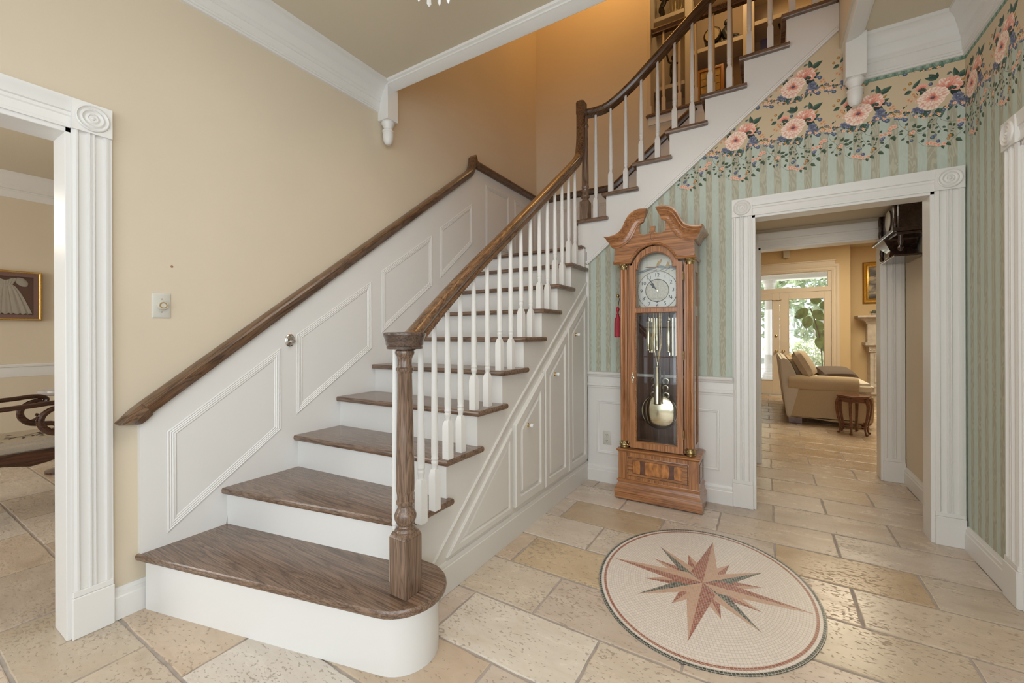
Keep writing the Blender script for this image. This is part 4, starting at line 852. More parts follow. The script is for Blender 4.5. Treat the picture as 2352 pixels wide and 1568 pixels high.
# ================================================================== LONGCASE CLOCK
CB, CT, CHD = -0.667, -0.675, -0.688
ck = thing('longcase_clock', 'tall cherry wood longcase clock with swan-neck top and glazed door', 'clock', (CB, 3.2, 0))
YBK = 3.336
mb = MB(); mb.stack((-0.943, -0.391, 3.073, YBK), [(0.018, 0.006), (0.024, 0.010), (0.024, 0.076), (0.020, 0.084), (0.017, 0.090), (0.010, 0.104), (0.004, 0.122), (0.003, 0.130), (0.010, 0.134), (0.011, 0.141), (0.003, 0.148), (0.0, 0.152)]); mb.build('plinth', m_cherry_x, ck)
mb = MB(); mb.stack((-0.943, -0.391, 3.073, YBK), [(0.0, 0.150), (0.0, 0.350)]); pc = mb.build('pedestal', m_cherry_z, ck)
mb = MB(); mb.stack((-0.943, -0.391, 3.073, YBK), [(0.0, 0.346), (0.005, 0.350), (0.008, 0.356), (0.013, 0.359), (0.013, 0.366), (0.006, 0.372), (-0.008, 0.376)]); mb.build('waist_moulding', m_cherry_x, ck)
# inlaid panel of the pedestal
FP = fy(3.073)
mb = MB(); mb.panel([(-0.874, 0.178), (-0.460, 0.178), (-0.460, 0.315), (-0.874, 0.315)], [(-0.006, 0.0), (-0.006, 0.002), (0.0, 0.004), (0.004, 0.001), (0.004, 0.001)], FP, capmi=0); ip = mb.build('inlaid_panel', m_cherry_x, pc)
mb = MB(); mb.panel([(-0.874, 0.178), (-0.460, 0.178), (-0.460, 0.315), (-0.874, 0.315)], [(0.0, 0.0042), (0.0035, 0.0042)], FP, cap=False); mb.panel([(-0.838, 0.196), (-0.496, 0.196), (-0.496, 0.296), (-0.838, 0.296)], [(0, 0.0018), (0.003, 0.0018)], FP, cap=False); mb.build('inlay_line', m_inkline, pc)
def seg_q(x0, x1, bow0, bow1):
    z0, z1 = 0.199, 0.293; n = 8
    l = [(x0+bow0*math.sin(PI*i/n)**1.0*(1 if i else 0), z0+(z1-z0)*i/n) for i in range(n+1)]; r_ = [(x1+bow1*math.sin(PI*i/n), z0+(z1-z0)*i/n) for i in range(n+1)]
    return l+r_[::-1]
for a, b, p, q in ((-0.835, -0.787, 0, 0.004), (-0.744, -0.667, -0.008, 0), (-0.667, -0.590, 0, 0.008), (-0.547, -0.499, -0.004, 0)): MB().face(seg_q(a, b, p, q), 0.0016, FP).build('flame_veneer', m_burl, pc)
for a, b, p, q in ((-0.787, -0.744, 0.004, -0.008), (-0.590, -0.547, 0.008, -0.004)): MB().face(seg_q(a, b, p, q), 0.0016, FP).build('walnut_veneer', m_walnut, pc)
FSide = Fr((-0.391, 0, 0), (0, 1, 0), (0, 0, 1), (1, 0, 0))
MB().panel([(3.125, 0.185), (3.285, 0.185), (3.285, 0.315), (3.125, 0.315)], [(0, 0), (0, 0.003), (0.008, 0.001), (0.010, -0.004)], FSide).build('side_panel', m_walnut, pc)
# trunk carcass: back, floor, sides with glass
TX0, TX1, TY0 = -0.930, -0.420, 3.103
mb = MB(); mb.box(TX0+0.012, TX1-0.012, YBK-0.016, YBK, 0.374, 1.90); mb.box(TX0+0.012, TX1-0.012, TY0, YBK, 0.372, 0.386); mb.build('case_back', m_clockback, ck)
mb = MB()
for x0, x1 in ((TX0, TX0+0.018), (TX1-0.018, TX1)):
    mb.box(x0, x1, TY0+0.02, TY0+0.066, 0.374, 1.76); mb.box(x0, x1, YBK-0.05, YBK, 0.374, 1.76); mb.box(x0, x1, TY0+0.066, YBK-0.05, 0.374, 0.435); mb.box(x0, x1, TY0+0.066, YBK-0.05, 1.345, 1.42); mb.box(x0, x1, TY0+0.066, YBK-0.05, 1.66, 1.76)
mb.build('side_frame', m_cherry_z, ck, bevel=0.002)
for x in (TX0+0.008, TX1-0.010):
    for z0_, z1_ in ((0.43, 1.35), (1.41, 1.67)): MB().box(x, x+0.003, TY0+0.06, YBK-0.045, z0_, z1_).build('side_glass', m_clockglass, ck)
# front stiles behind the columns
mb = MB(); mb.box(TX0, -0.862, TY0, TY0+0.02, 0.374, 1.757); mb.box(-0.486, TX1, TY0, TY0+0.02, 0.374, 1.757); mb.build('front_stile', m_cherry_z, ck)
for x in (-0.906, -0.446):
    mb = MB(); prof = [(0.026*(1-0.13*(i % 2)), 0) for i in range(28)]
    rows = [[(x+0.026*(1-0.14*(i % 2))*math.cos(2*PI*i/36), TY0-0.004+0.026*(1-0.14*(i % 2))*math.sin(2*PI*i/36), z) for i in range(36)] for z in (0.43, 1.70)]
    mb.strips(rows, True); mb.build('fluted_column', m_cherry_z, ck, smooth=False)
    for nm, zz, fl_ in (('brass_base', 0.376, 0), ('brass_capital', 1.70, 1)):
        mb = MB(); pr = [(0.030, 0.0), (0.033, 0.006), (0.028, 0.012), (0.034, 0.022), (0.030, 0.034), (0.025, 0.046), (0.027, 0.054)] if not fl_ else [(0.026, 0.0), (0.024, 0.008), (0.026, 0.020), (0.031, 0.034), (0.036, 0.044), (0.034, 0.050), (0.037, 0.054)]
        mb.lathe([(r_, zz+h) for r_, h in pr], (x, TY0-0.004, 0), seg=18)
        for i in range(12):
            a = 2*PI*i/12; mb.ball((x+0.030*math.cos(a), TY0-0.004+0.030*math.sin(a), zz+(0.022 if i % 2 else 0.036)), 0.0075, 8, 5)
        mb.build(nm, m_antbrass, ck)
# door: a plate with lower pane and arched dial opening
FD_ = fy(3.100)
dx = lambda v: CT+v
AO = [(-0.166, 1.724), (-0.160, 1.738), (-0.138, 1.777), (-0.097, 1.823), (-0.045, 1.848), (0, 1.853), (0.045, 1.847), (0.095, 1.820), (0.134, 1.775), (0.154, 1.736), (0.160, 1.722)]
AI = [(-0.126, 1.692), (-0.122, 1.73), (-0.102, 1.768), (-0.060, 1.797), (0, 1.809), (0.055, 1.796), (0.096, 1.764), (0.114, 1.728), (0.118, 1.692)]
DT0, DT1 = 0.0, 0.024
mb = MB()
mb.prism([(-0.857, 0.386), (-0.812, 0.386), (-0.812, 1.692), (-0.857, 1.692)], DT0, DT1, FD_); mb.prism([(-0.532, 0.386), (-0.490, 0.386), (-0.490, 1.692), (-0.532, 1.692)], DT0, DT1, FD_)
mb.prism([(-0.812, 0.386), (-0.532, 0.386), (-0.532, 0.434), (-0.812, 0.434)], DT0, DT1, FD_); mb.prism([(-0.812, 1.374), (-0.532, 1.374), (-0.532, 1.412), (-0.812, 1.412)], DT0, DT1, FD_)
outl = [(-0.857, 1.692), (-0.857, 1.724)]+[(dx(a), b) for a, b in AO]+[(-0.490, 1.722), (-0.490, 1.692), (-0.532, 1.692)]+[(dx(a), b) for a, b in AI[::-1]]+[(-0.812, 1.692)]
mb.prism(outl, DT0, DT1, FD_); dr = mb.build('door', m_cherry_z, ck)
mb = MB()
mb.panel([(-0.812, 0.434), (-0.532, 0.434), (-0.532, 1.374), (-0.812, 1.374)], [(-0.006, DT1-0.0002), (-0.005, DT1+0.003), (-0.002, DT1+0.003), (0.002, DT1-0.004), (0.003, DT0+0.008)], FD_, cap=False)
ai = [(-0.812, 1.412), (-0.532, 1.412), (-0.532, 1.692)]+[(dx(a), b) for a, b in AI[::-1]]+[(-0.812, 1.692)]
mb.panel(ai, [(-0.006, DT1-0.0002), (-0.005, DT1+0.003), (-0.002, DT1+0.003), (0.002, DT1-0.004), (0.003, DT0+0.008)], FD_, cap=False); mb.build('door_bead', m_cherry_x, dr)
mb = MB(); mb.face([(-0.812, 0.434), (-0.532, 0.434), (-0.532, 1.374), (-0.812, 1.374)], 0.008, FD_); mb.panel([(-0.808, 0.438), (-0.536, 0.438), (-0.536, 1.370), (-0.808, 1.370)], [(0, 0.009), (0.018, 0.0125)], FD_, cap=False); mb.build('bevelled_glass', m_clockglass, dr, recalc=False, smooth=False)
mb = MB(); mb.face(ai, 0.008, FD_); mb.build('dial_glass', m_clockglass, dr, recalc=False, smooth=False)
for z in (0.52, 1.07, 1.62):
    MB().tube([(-0.487, 3.074, z-0.03), (-0.487, 3.074, z+0.03)], 0.0045, 8).build('hinge', m_antbrass, dr)
mb = MB(); mb.lathe([(0.0005, 0), (0.011, 0), (0.012, 0.003), (0.0005, 0.004)], (-0.836, 3.076, 0.90), '-y', 14)
for q in (-1, 1): mb.ball((-0.836, 3.074, 0.90+q*0.020), 0.010, 10, 6, sx=0.8, sy=.3); mb.ball((-0.836, 3.074, 0.90+q*0.034), 0.006, 8, 5, sy=.4)
mb.build('escutcheon', m_palebrass, dr)
MB().box(-0.8385, -0.8335, 3.0705, 3.0715, 0.893, 0.905).build('keyhole', m_black, dr)
# dial
FDi = fy(3.150)
mb = MB(); mb.box(-0.86, -0.49, 3.151, 3.156, 1.395, 1.84); dl = mb.build('dial_plate', m_silverdial, ck)
DC = (-0.676, 1.538)
mb = MB(); mb.face(arc(DC[0], DC[1], 0.141, 0, 2*PI, 48)[:-1], 0.0012, FDi); mb.build('chapter_ring', m_chapter, dl, recalc=False)
mb = MB(); mb.panel(arc(DC[0], DC[1], 0.084, 0, 2*PI, 40)[:-1], [(0, 0.0016), (0.003, 0.003), (0.005, 0.0016)], FDi, cap=False); mb.panel(arc(DC[0], DC[1], 0.142, 0, 2*PI, 40)[:-1], [(0, 0.0012), (0.0015, 0.0024), (0.003, 0.0014)], FDi, cap=False); mb.build('dial_ring', m_palebrass, dl)
MB().face(arc(DC[0], DC[1]+0.0, 0.079, 0, 2*PI, 40)[:-1], 0.0018, FDi).build('dial_centre', simple('engraved_dial_centre', (0.55, 0.52, 0.44), 0.35, 0.3, var=0.15, vscale=80), dl, recalc=False)
for hnum in range(1, 13):
    a = PI/2-hnum*PI/6; cu = bpy.data.curves.new('numeral', 'FONT'); cu.body = str(hnum); cu.size = 0.038; cu.align_x = 'CENTER'; cu.align_y = 'CENTER'; cu.extrude = 0.0003; cu.resolution_u = 3; cu.materials.append(m_black)
    tmp = bpy.data.objects.new('numeral_text', cu); me = bpy.data.meshes.new_from_object(tmp); bpy.data.objects.remove(tmp)
    o = bpy.data.objects.new('numeral', me); COL.objects.link(o)
    wv = Vector((DC[0]+0.112*math.cos(a), 3.1482, DC[1]+0.112*math.sin(a))); o.parent = dl; o.location = wv-wloc(dl); o.rotation_euler = (PI/2, 0, 0); WL[o.name] = wv
mb = MB()
for k in range(60):
    a = 2*PI*k/60; r0_, r1_ = 0.132, 0.137 if k % 5 else 0.139
    d_ = Vector((math.cos(a), 0, math.sin(a))); n_ = Vector((-math.sin(a), 0, math.cos(a)))*(0.0006 if k % 5 else 0.0012); c = Vector((DC[0], 3.1484, DC[1]))
    mb._add([c+d_*r0_-n_, c+d_*r0_+n_, c+d_*r1_+n_, c+d_*r1_-n_], [(0, 1, 2, 3)])
mb.build('minute_track', m_black, dl, recalc=False)
def hand(name, ang, L, w_, y_):
    d_ = Vector((math.sin(R(ang)), 0, math.cos(R(ang)))); n_ = Vector((d_.z, 0, -d_.x)); c = Vector((DC[0], y_, DC[1])); mb = MB()
    sh = [(0, .3), (0.15, .25), (0.35, .22), (0.42, .7), (0.5, 1.0), (0.56, .6), (0.62, .25), (0.80, .5), (0.86, .25), (1.0, 0.02)]
    l = [c+d_*L*a+n_*w_*b for a, b in sh]; r_ = [c+d_*L*a-n_*w_*b for a, b in sh]
    mb._add(l+r_[::-1], [tuple(range(2*len(sh)))]); mb._add([p+Vector((0, 0.001, 0)) for p in l+r_[::-1]], [tuple(range(2*len(sh)))]); mb.build(name, m_black, dl, recalc=False)
hand('minute_hand', -33, 0.112, 0.008, 3.1445); hand('hour_hand', -42, 0.078, 0.011, 3.146)
mb = MB(); mb.lathe([(0.0005, 0), (0.008, 0), (0.008, 0.003), (0.0005, 0.004)], (DC[0], 3.1445, DC[1]), '-y', 14); mb.build('hand_boss', m_palebrass, dl)
mb = MB()
for x, z in ((DC[0]-0.085, DC[1]-0.045), (DC[0]+0.085, DC[1]-0.045), (DC[0], DC[1]-0.085)): mb.face(arc(x, z, 0.005, 0, 2*PI, 12)[:-1], 0.0032, FDi)
mb.build('winding_hole', m_black, dl, recalc=False)
# painted moon arch: sky, sea and two little sailing boats printed on the arch
P_ = lambda pts: [(CT+a, b) for a, b in pts]
mb = MB(); mb.face(P_([(-0.14, 1.66), (-0.10, 1.676), (-0.04, 1.69), (0.0, 1.704), (0.05, 1.692), (0.10, 1.69), (0.14, 1.672), (0.14, 1.700), (0.10, 1.712), (0.05, 1.712), (0.02, 1.722), (-0.03, 1.708), (-0.08, 1.698), (-0.14, 1.688)]), 0.0014, FDi); mb.build('painted_sea', simple('grey_blue_sea_paint', (0.27, 0.31, 0.31), 0.35, var=0.45, vscale=60, stretch=(.4, 1, 2)), dl, recalc=False)
mb = MB()
for k in range(7):
    x = -0.13+k*0.045; mb.face(P_([(x, 1.676+0.006*math.sin(k)), (x+0.04, 1.69+0.005*math.sin(k*2)), (x+0.04, 1.6935+0.005*math.sin(k*2)), (x, 1.679+0.006*math.sin(k))]), 0.0018, FDi)
mb.build('wave_line', simple('dark_wave_paint', (0.10, 0.12, 0.13), 0.4), dl, recalc=False)
mb = MB(); mb.face(P_([(-0.088, 1.712), (-0.05, 1.703), (-0.01, 1.704), (0.012, 1.716), (-0.02, 1.712), (-0.06, 1.716)]), 0.002, FDi); mb.build('boat_hull', simple('russet_boat_paint', (0.30, 0.15, 0.07), 0.4), dl, recalc=False)
mb = MB(); mb.face(P_([(-0.012, 1.716), (0.014, 1.724), (0.036, 1.752), (0.030, 1.766), (0.005, 1.745)]), 0.002, FDi); mb.face(P_([(0.055, 1.705), (0.088, 1.707), (0.076, 1.745)]), 0.002, FDi); mb.build('boat_sail', simple('ochre_sail_paint', (0.55, 0.36, 0.13), 0.4), dl, recalc=False)
mb = MB()
for sx_, sz in ((-1, -1), (1, -1)):
    for k in range(5): mb.face(P_([(sx_*0.128-0.012+0.004*k, 1.418+0.003*k), (sx_*0.128+0.014-0.003*k, 1.42+0.003*k), (sx_*0.128, 1.425+0.005*k)]), 0.001+0.0003*k, FDi)
mb.build('corner_scene', simple('brown_corner_paint', (0.28, 0.19, 0.12), 0.4), dl, recalc=False)
# movement inside: chime tubes, chains, weights, pendulum with its scrolled lyre and large bob
for k, (x, z0, r_) in enumerate(((-0.755, 1.08, 0.007), (-0.739, 1.08, 0.010), (-0.722, 1.08, 0.007), (-0.703, 1.10, 0.006), (-0.612, 1.06, 0.008), (-0.590, 1.06, 0.012), (-0.566, 1.06, 0.009), (-0.548, 1.075, 0.006))):
    MB().tube([(x, 3.265, z0), (x, 3.265, 1.34)], r_, 10).build('chime_tube', m_palebrass, ck)
def weight(name, x, z0, z1, y_, r_=0.019):
    mb = MB(); mb.lathe([(0.001, z0), (r_, z0), (r_+0.002, z0+0.004), (r_+0.002, z0+0.012), (r_, z0+0.016), (r_, z1-0.016), (r_+0.002, z1-0.012), (r_+0.002, z1-0.003), (r_*0.6, z1), (0.004, z1+0.004), (0.003, z1+0.03)], (x, y_, 0), seg=20); return mb.build(name, m_palebrass, ck)
weight('weight', CT-0.004, 0.705, 0.985, 3.16, 0.025); weight('weight', -0.742, 1.095, 1.315, 3.165, 0.017); weight('weight', -0.598, 1.085, 1.315, 3.165, 0.018)
for x, x1_, z0 in ((-0.705, -0.697, 1.00), (-0.688, -0.684, 1.02), (-0.664, -0.670, 1.02), (-0.652, -0.664, 1.00)):
    mb = MB(); n = 40
    for i in range(n):
        z = 1.37-(1.37-z0)*i/n; x2 = x+(x1_-x)*(i/n)**2+0.012*math.sin(i*0.16+x*60)*(i/n)
        mb.box(x2-0.003, x2+0.003, 3.17-(0.003 if i % 2 else 0.0012), 3.17+(0.003 if i % 2 else 0.0012), z, z+0.007)
    mb.build('chain', m_antbrass, ck)
mb = MB(); zs = 3.225
for s_ in (-1, 1):
    for (a, b, r_, t0, t1) in ((0.042, 0.87, 0.020, -60, 240), (0.040, 0.82, 0.018, 300, 560), (0.044, 0.765, 0.020, -60, 240), (0.036, 0.715, 0.016, 300, 560)):
        mb.tube([(CT+s_*(a+r_*math.cos(R(t))), zs, b+r_*math.sin(R(t))) for t in range(t0, t1+1, 20)], 0.0055, 6)
    mb.tube([(CT+s_*0.022, zs, 0.68), (CT+s_*0.03, zs, 0.95)], 0.005, 6)
mb.tube([(CT, zs, 0.66), (CT, zs, 1.30)], 0.004, 6); mb.build('pendulum_lyre', simple('dull_silver_brass', (0.55, 0.52, 0.40), 0.3, 0.9), ck)
mb = MB(); mb.lathe([(0.001, -0.018), (0.07, -0.014), (0.112, -0.006), (0.124, -0.001), (0.128, 0.002), (0.130, 0.006), (0.126, 0.010), (0.11, 0.010), (0.001, 0.010)], (CT-0.006, zs, 0.638), 'y', 40); mb.build('pendulum_bob', m_palebrass, ck)
# hood: arched fascia, swan necks, side cornices, roof
FH = fy(3.062); hx = lambda pts: [(CHD+a, b) for a, b in pts]
def neck(l): return l
SB = [(0.275, 1.862), (0.228, 1.866), (0.185, 1.885), (0.150, 1.918), (0.120, 1.962), (0.098, 2.000), (0.085, 2.02)]
fas = [(-0.278, 1.752), (-0.164, 1.752), (-0.144, 1.788), (-0.105, 1.833), (-0.057, 1.861), (0.0, 1.872), (0.057, 1.861), (0.105, 1.833), (0.144, 1.788), (0.164, 1.752), (0.278, 1.752)]
fas += [(a, b+0.012) for a, b in SB]+[(0.088, 1.995), (0.091, 1.965), (0.082, 1.944), (0.058, 1.934), (0.031, 1.940), (0.015, 1.955), (0.018, 1.990), (-0.018, 1.990), (-0.017, 1.955), (-0.031, 1.940), (-0.058, 1.934), (-0.082, 1.944), (-0.093, 1.965), (-0.092, 1.995)]
fas += [(-a, b+0.012) for a, b in SB[::-1]]
mb = MB(); mb.prism(hx(fas), -0.020, 0.0, FH); hd = mb.build('hood_fascia', m_cherry_x, ck)
mb = MB(); pth = hx([(-0.284, 1.752), (-0.164, 1.752), (-0.144, 1.788), (-0.105, 1.833), (-0.057, 1.861), (0.0, 1.872), (0.057, 1.861), (0.105, 1.833), (0.144, 1.788), (0.164, 1.752), (0.284, 1.752)])
mb.mold(pth, [(0.004, -0.022), (0.004, 0.004), (-0.002, 0.009), (-0.008, 0.006), (-0.010, 0.002), (-0.013, 0.0), (-0.013, -0.022)], FH, side=1, solid=True); mb.build('arch_bead', m_cherry_x, hd)
mb = MB(); mb.panel([(CHD+0.014*1.0*math.cos(2*PI*i/28), 1.953-0.035+0.03*math.sin(2*PI*i/28)) for i in range(28)], [(0, 0.0006), (0.002, 0.0006)], FH, cap=False); mb.build('oval_stringing', m_inkline, hd)
TOPC = [(0.338, 1.944), (0.305, 1.943), (0.256, 1.953), (0.222, 1.972), (0.197, 2.010), (0.175, 2.055), (0.143, 2.091), (0.100, 2.110), (0.066, 2.113), (0.030, 2.110)]
BOTC = [(0.290, 1.862), (0.262, 1.860), (0.226, 1.866), (0.186, 1.884), (0.152, 1.917), (0.124, 1.962), (0.106, 1.998), (0.094, 2.014), (0.082, 2.020), (0.064, 2.028)]
def crv(pts): return [(p.x, p.y) for p in spline([(a, b, 0) for a, b in pts], 4)]
tc, bc = crv(TOPC), crv(BOTC)
for s_ in (-1, 1):
    mb = MB(); rows = []
    cs = [(0.0, 0.0), (0.0, 0.010), (0.10, 0.014), (0.16, 0.010), (0.22, 0.012), (0.34, 0.014), (0.50, 0.022), (0.62, 0.036), (0.68, 0.042), (0.74, 0.040), (0.80, 0.046), (0.90, 0.054), (1.0, 0.052), (1.0, -0.02), (0.0, -0.02)]
    for (ta, tb), (ba, bb) in zip(tc, bc): rows.append([FH.p(CHD+s_*(ba+(ta-ba)*t), bb+(tb-bb)*t, h) for t, h in cs])
    mb.strips(rows, True, 0, True, True); mb.build('swan_neck', m_cherry_x, hd)
    x = CHD+s_*0.275; sp = [(0.0, 1.862), (0.0, 1.866), (0.012, 1.870), (0.016, 1.885), (0.030, 1.910), (0.040, 1.918), (0.046, 1.924), (0.062, 1.938), (0.062, 1.945), (-0.02, 1.945)]
    rows = [[(x+s_*o, yy-(o if yy < 3.2 else 0), z) for o, z in sp] for yy in (3.062, YBK)]
    mb = MB(); mb.strips(rows, True, 0, True, True); mb.build('side_cornice', m_cherry_z, hd)
    mb = MB(); mb.box(min(x-s_*0.001, x-s_*0.02), max(x-s_*0.001, x-s_*0.02), 3.064, YBK, 1.754, 1.90); mb.build('hood_side', m_cherry_z, hd)
    rows = [[(x+s_*o, yy-(o if yy < 3.2 else 0), z) for o, z in [(0.0, 1.764), (0.008, 1.760), (0.008, 1.752), (0.0, 1.742), (-0.03, 1.738), (-0.03, 1.764)]] for yy in (3.062, YBK)]
    mb = MB(); mb.strips(rows, True, 0, True, True); mb.build('hood_bead', m_cherry_z, hd)
MB().box(CHD-0.275, CHD+0.275, 3.08, YBK, 1.885, 1.90).build('hood_roof', m_cherry_x, hd)

# crimson tassel hanging from a brass knob on the clock's side
tz = thing('key_tassel', 'crimson silk tassel hanging at the left side of the tall clock', 'tassel', (-0.958, 3.20, 1.13))
tx, ty = -0.966, 3.16
mb = MB(); mb.tube([(-0.93, ty, 1.515), (tx+0.004, ty, 1.515)], 0.005, 8); mb.ball((tx-0.004, ty, 1.515), 0.013, 12, 8, sx=1.1); mb.build('knob', m_antbrass, tz)
MB().tube([(tx, ty, 1.51), (tx+0.008, ty, 1.49), (tx+0.002, ty, 1.455), (tx-0.004, ty, 1.425)], 0.0025, 6).build('cord', m_bronze, tz)
mb = MB(); mb.lathe([(0.002, 1.432), (0.010, 1.424), (0.014, 1.412), (0.012, 1.40), (0.008, 1.392), (0.007, 1.378), (0.012, 1.372), (0.010, 1.364), (0.014, 1.352), (0.022, 1.338), (0.024, 1.33), (0.0225, 1.30)], (tx-0.005, ty, 0), seg=20); mb.build('head', m_red, tz)
mb = MB()
rows = [[(tx-0.005+(q+0.0012*(i % 2))*math.cos(2*PI*i/40), ty+(q+0.0012*(i % 2))*math.sin(2*PI*i/40), z-0.006*((i*7) % 3)*(z < 1.21)) for i in range(40)] for q, z in ((0.022, 1.338), (0.0245, 1.30), (0.026, 1.25), (0.0255, 1.206))]
mb.strips(rows, True); mb.build('skirt', m_red, tz, smooth=False)

# ================================================================== MOSAIC MEDALLION
mo = thing('floor_mosaic', 'oval stone mosaic medallion with a compass star in the tiled floor', 'mosaic', (MCX, MCY, 0))
ell = lambda a, b, n=96: [(MCX+a*math.cos(2*PI*i/n), MCY+b*math.sin(2*PI*i/n)) for i in range(n)]
def ring(name, mat, o0, o1, h):
    mb = MB(); mb.strips([[(x, y_, z) for x, y_ in ell(MA-o, MB_-o)] for o, z in ((o0, 0.0005), (o0, h), (o1, h), (o1, 0.0005))], True); mb.build(name, mat, mo, smooth=False)
mb = MB(); mb.prism(ell(MA-0.006, MB_-0.006), -0.002, 0.0022); mb.build('field', m_t_cream, mo, smooth=False)
ring('outer_band', m_t_dark, 0.0, 0.013, 0.0028); ring('inner_band', m_t_red, 0.026, 0.038, 0.0028)
def star_pt(ang, L, w_, base, ma, mb_mat, h, stretch=(1, 1)):
    """one ray made of two long stone pieces"""
    d_ = Vector((math.sin(R(ang))*stretch[0], math.cos(R(ang))*stretch[1], 0)); n_ = Vector((d_.y, -d_.x, 0)).normalized(); c = Vector((MCX, MCY, 0))
    for s_, m_ in ((-1, ma), (1, mb_mat)):
        pts = [c, c+d_.normalized()*base+n_*w_*s_, c+d_*L]; pl = [(p.x, p.y) for p in pts]
        MB().prism(pl if area2(pl) > 0 else pl[::-1], 0.0, h).build('star_piece', m_, mo, smooth=False)
for k in range(8):
    a = 22.5+45*k; star_pt(a, 0.272 if k % 4 in (1, 2) else 0.262, 0.030, 0.155, m_t_redp if k % 2 else m_t_pink, m_t_pink if k % 2 else m_t_redp, 0.0030, (1, 1))
for k in range(4): star_pt(45+90*k, 0.352, 0.040, 0.13, m_t_green if k % 2 else m_t_pink, m_t_pink if k % 2 else m_t_green, 0.0034)
for a, L in ((0, 0.462), (90, 0.440), (180, 0.450), (270, 0.434)): star_pt(a, L, 0.064 if a % 180 == 0 else 0.058, 0.072, m_t_redp if a in (0, 180) else m_t_redp, m_t_pink, 0.0038)

# ================================================================== SMALL WALL FITTINGS
ol = thing('power_outlet', 'ivory double power outlet on the white wainscot', 'outlet', (-1.119, 3.33, 0.366))
MB().panel([(-1.155, 0.310), (-1.085, 0.310), (-1.085, 0.421), (-1.155, 0.421)], [(0, 0), (0.001, 0.004), (0.004, 0.006)], fy(WY)).build('plate', m_plate, ol)
for z in (0.342, 0.389):
    o = MB().panel([(-1.12+0.016*math.cos(2*PI*i/16), z+0.0145*math.sin(2*PI*i/16)) for i in range(16)], [(0, 0.006), (0.001, 0.008)], fy(WY)).build('socket', m_plate, ol)
    mb = MB()
    for x in (-1.126, -1.114): mb.box(x-0.0012, x+0.0012, WY-0.0088, WY-0.0079, z, z+0.008)
    mb.face(arc(-1.12, z-0.006, 0.0025, 0, 2*PI, 10)[:-1], 0.0084, fy(WY)); mb.build('slot', m_black, o, recalc=False)
MB().face(arc(-1.12, 0.3655, 0.0022, 0, 2*PI, 10)[:-1], 0.0064, fy(WY)).build('screw', m_nickel, ol, recalc=False)
dm = thing('dimmer_switch', 'ivory dimmer switch plate with a round brass knob on the beige wall', 'switch', (XL, 0.804, 1.36))
MB().panel([(0.769, 1.303), (0.840, 1.303), (0.840, 1.419), (0.769, 1.419)], [(0, 0), (0.001, 0.004), (0.006, 0.007)], fx(XL)).build('plate', m_plate, dm)
MB().lathe([(0.0005, 0.007), (0.021, 0.007), (0.021, 0.012), (0.0185, 0.022), (0.0175, 0.024), (0.016, 0.0235)], (XL, 0.806, 1.361), 'x', 24).build('knob', m_plate, dm)
MB().lathe([(0.0005, 0.023), (0.0155, 0.0238), (0.0155, 0.0225)], (XL, 0.806, 1.361), 'x', 24).build('knob_face', m_brass, dm)
for z in (1.331, 1.391): MB().face(arc(0.805, z, 0.003, 0, 2*PI, 10)[:-1], 0.0074, fx(XL)).build('screw', m_nickel, dm, recalc=False)
nk = thing('robe_knob', 'oval satin nickel knob on the white stair panelling', 'knob', (XP, 1.398, 1.19))
MB().lathe([(0.0005, 0.0), (0.030, 0.0), (0.030, 0.004), (0.026, 0.008), (0.022, 0.009), (0.019, 0.013), (0.0005, 0.014)], (XP, 1.398, 1.192), 'x', 28, sx=1.0, sy=1.25).build('backplate', m_nickel, nk)
MB().lathe([(0.0005, 0.012), (0.008, 0.012), (0.007, 0.022), (0.013, 0.027), (0.016, 0.034), (0.012, 0.040), (0.0005, 0.042)], (XP, 1.398, 1.186), 'x', 20).build('knob', m_nickel, nk)
MB().lathe([(0.0005, 0), (0.006, 0), (0.004, 0.001), (0.0005, 0.001)], (XL, 0.846, 1.548), 'x', 10).top('nail_hole', simple('rusty_nail_stain', (0.35, 0.19, 0.09), 0.8), 'rusty nail head left in the beige wall above the dimmer', 'nail')

# ================================================================== CHANDELIER OVER THE FOYER
CHX, CHY, CHZ = -1.30, 1.43, 2.80
ch = thing('chandelier', 'crystal chandelier whose drops hang just below the foyer ceiling', 'chandelier', (CHX, CHY, CEIL))
MB().lathe([(0.06, CEIL-0.001), (0.062, CEIL-0.012), (0.03, CEIL-0.03), (0.008, CEIL-0.035), (0.008, CEIL-0.14)], (CHX, CHY, 0), seg=20).build('canopy', m_brass, ch)
MB().lathe([(0.108, 2.895), (0.116, 2.895), (0.116, 2.912), (0.108, 2.912), (0.108, 2.895)], (CHX, CHY, 0), seg=32, caps=False).build('ring', m_brass, ch)
MB().lathe([(0.004, 2.86), (0.03, 2.87), (0.04, 2.89), (0.02, 2.91), (0.004, 2.92)], (CHX, CHY, 0), seg=16).build('hub', m_brass, ch)
for k in range(3):
    a = k*PI*2/3; MB().tube([(CHX, CHY, 2.90), (CHX+0.11*math.cos(a), CHY+0.11*math.sin(a), 2.903)], 0.003, 6).build('spoke', m_brass, ch)
for k in range(14):
    a = 2*PI*k/14+0.12; x, y_ = CHX+0.112*math.cos(a), CHY+0.112*math.sin(a); r_ = 0.011 if k % 2 else 0.009; zb = CHZ+(0.0 if k % 2 else 0.006)
    mb = MB(); n = 4 if k % 2 else 6
    rows = [[(x+q*math.cos(2*PI*i/n+a), y_+q*math.sin(2*PI*i/n+a), z) for i in range(n)] for q, z in ((0.0008, zb), (r_, zb+0.014), (r_*0.75, zb+0.055), (0.0008, zb+0.062))]
    mb.strips(rows, True, 0, True, True); mb.tube([(x, y_, zb+0.06), (x, y_, 2.897)], 0.0012, 5); mb.build('crystal_drop', m_crystal, ch, smooth=False)

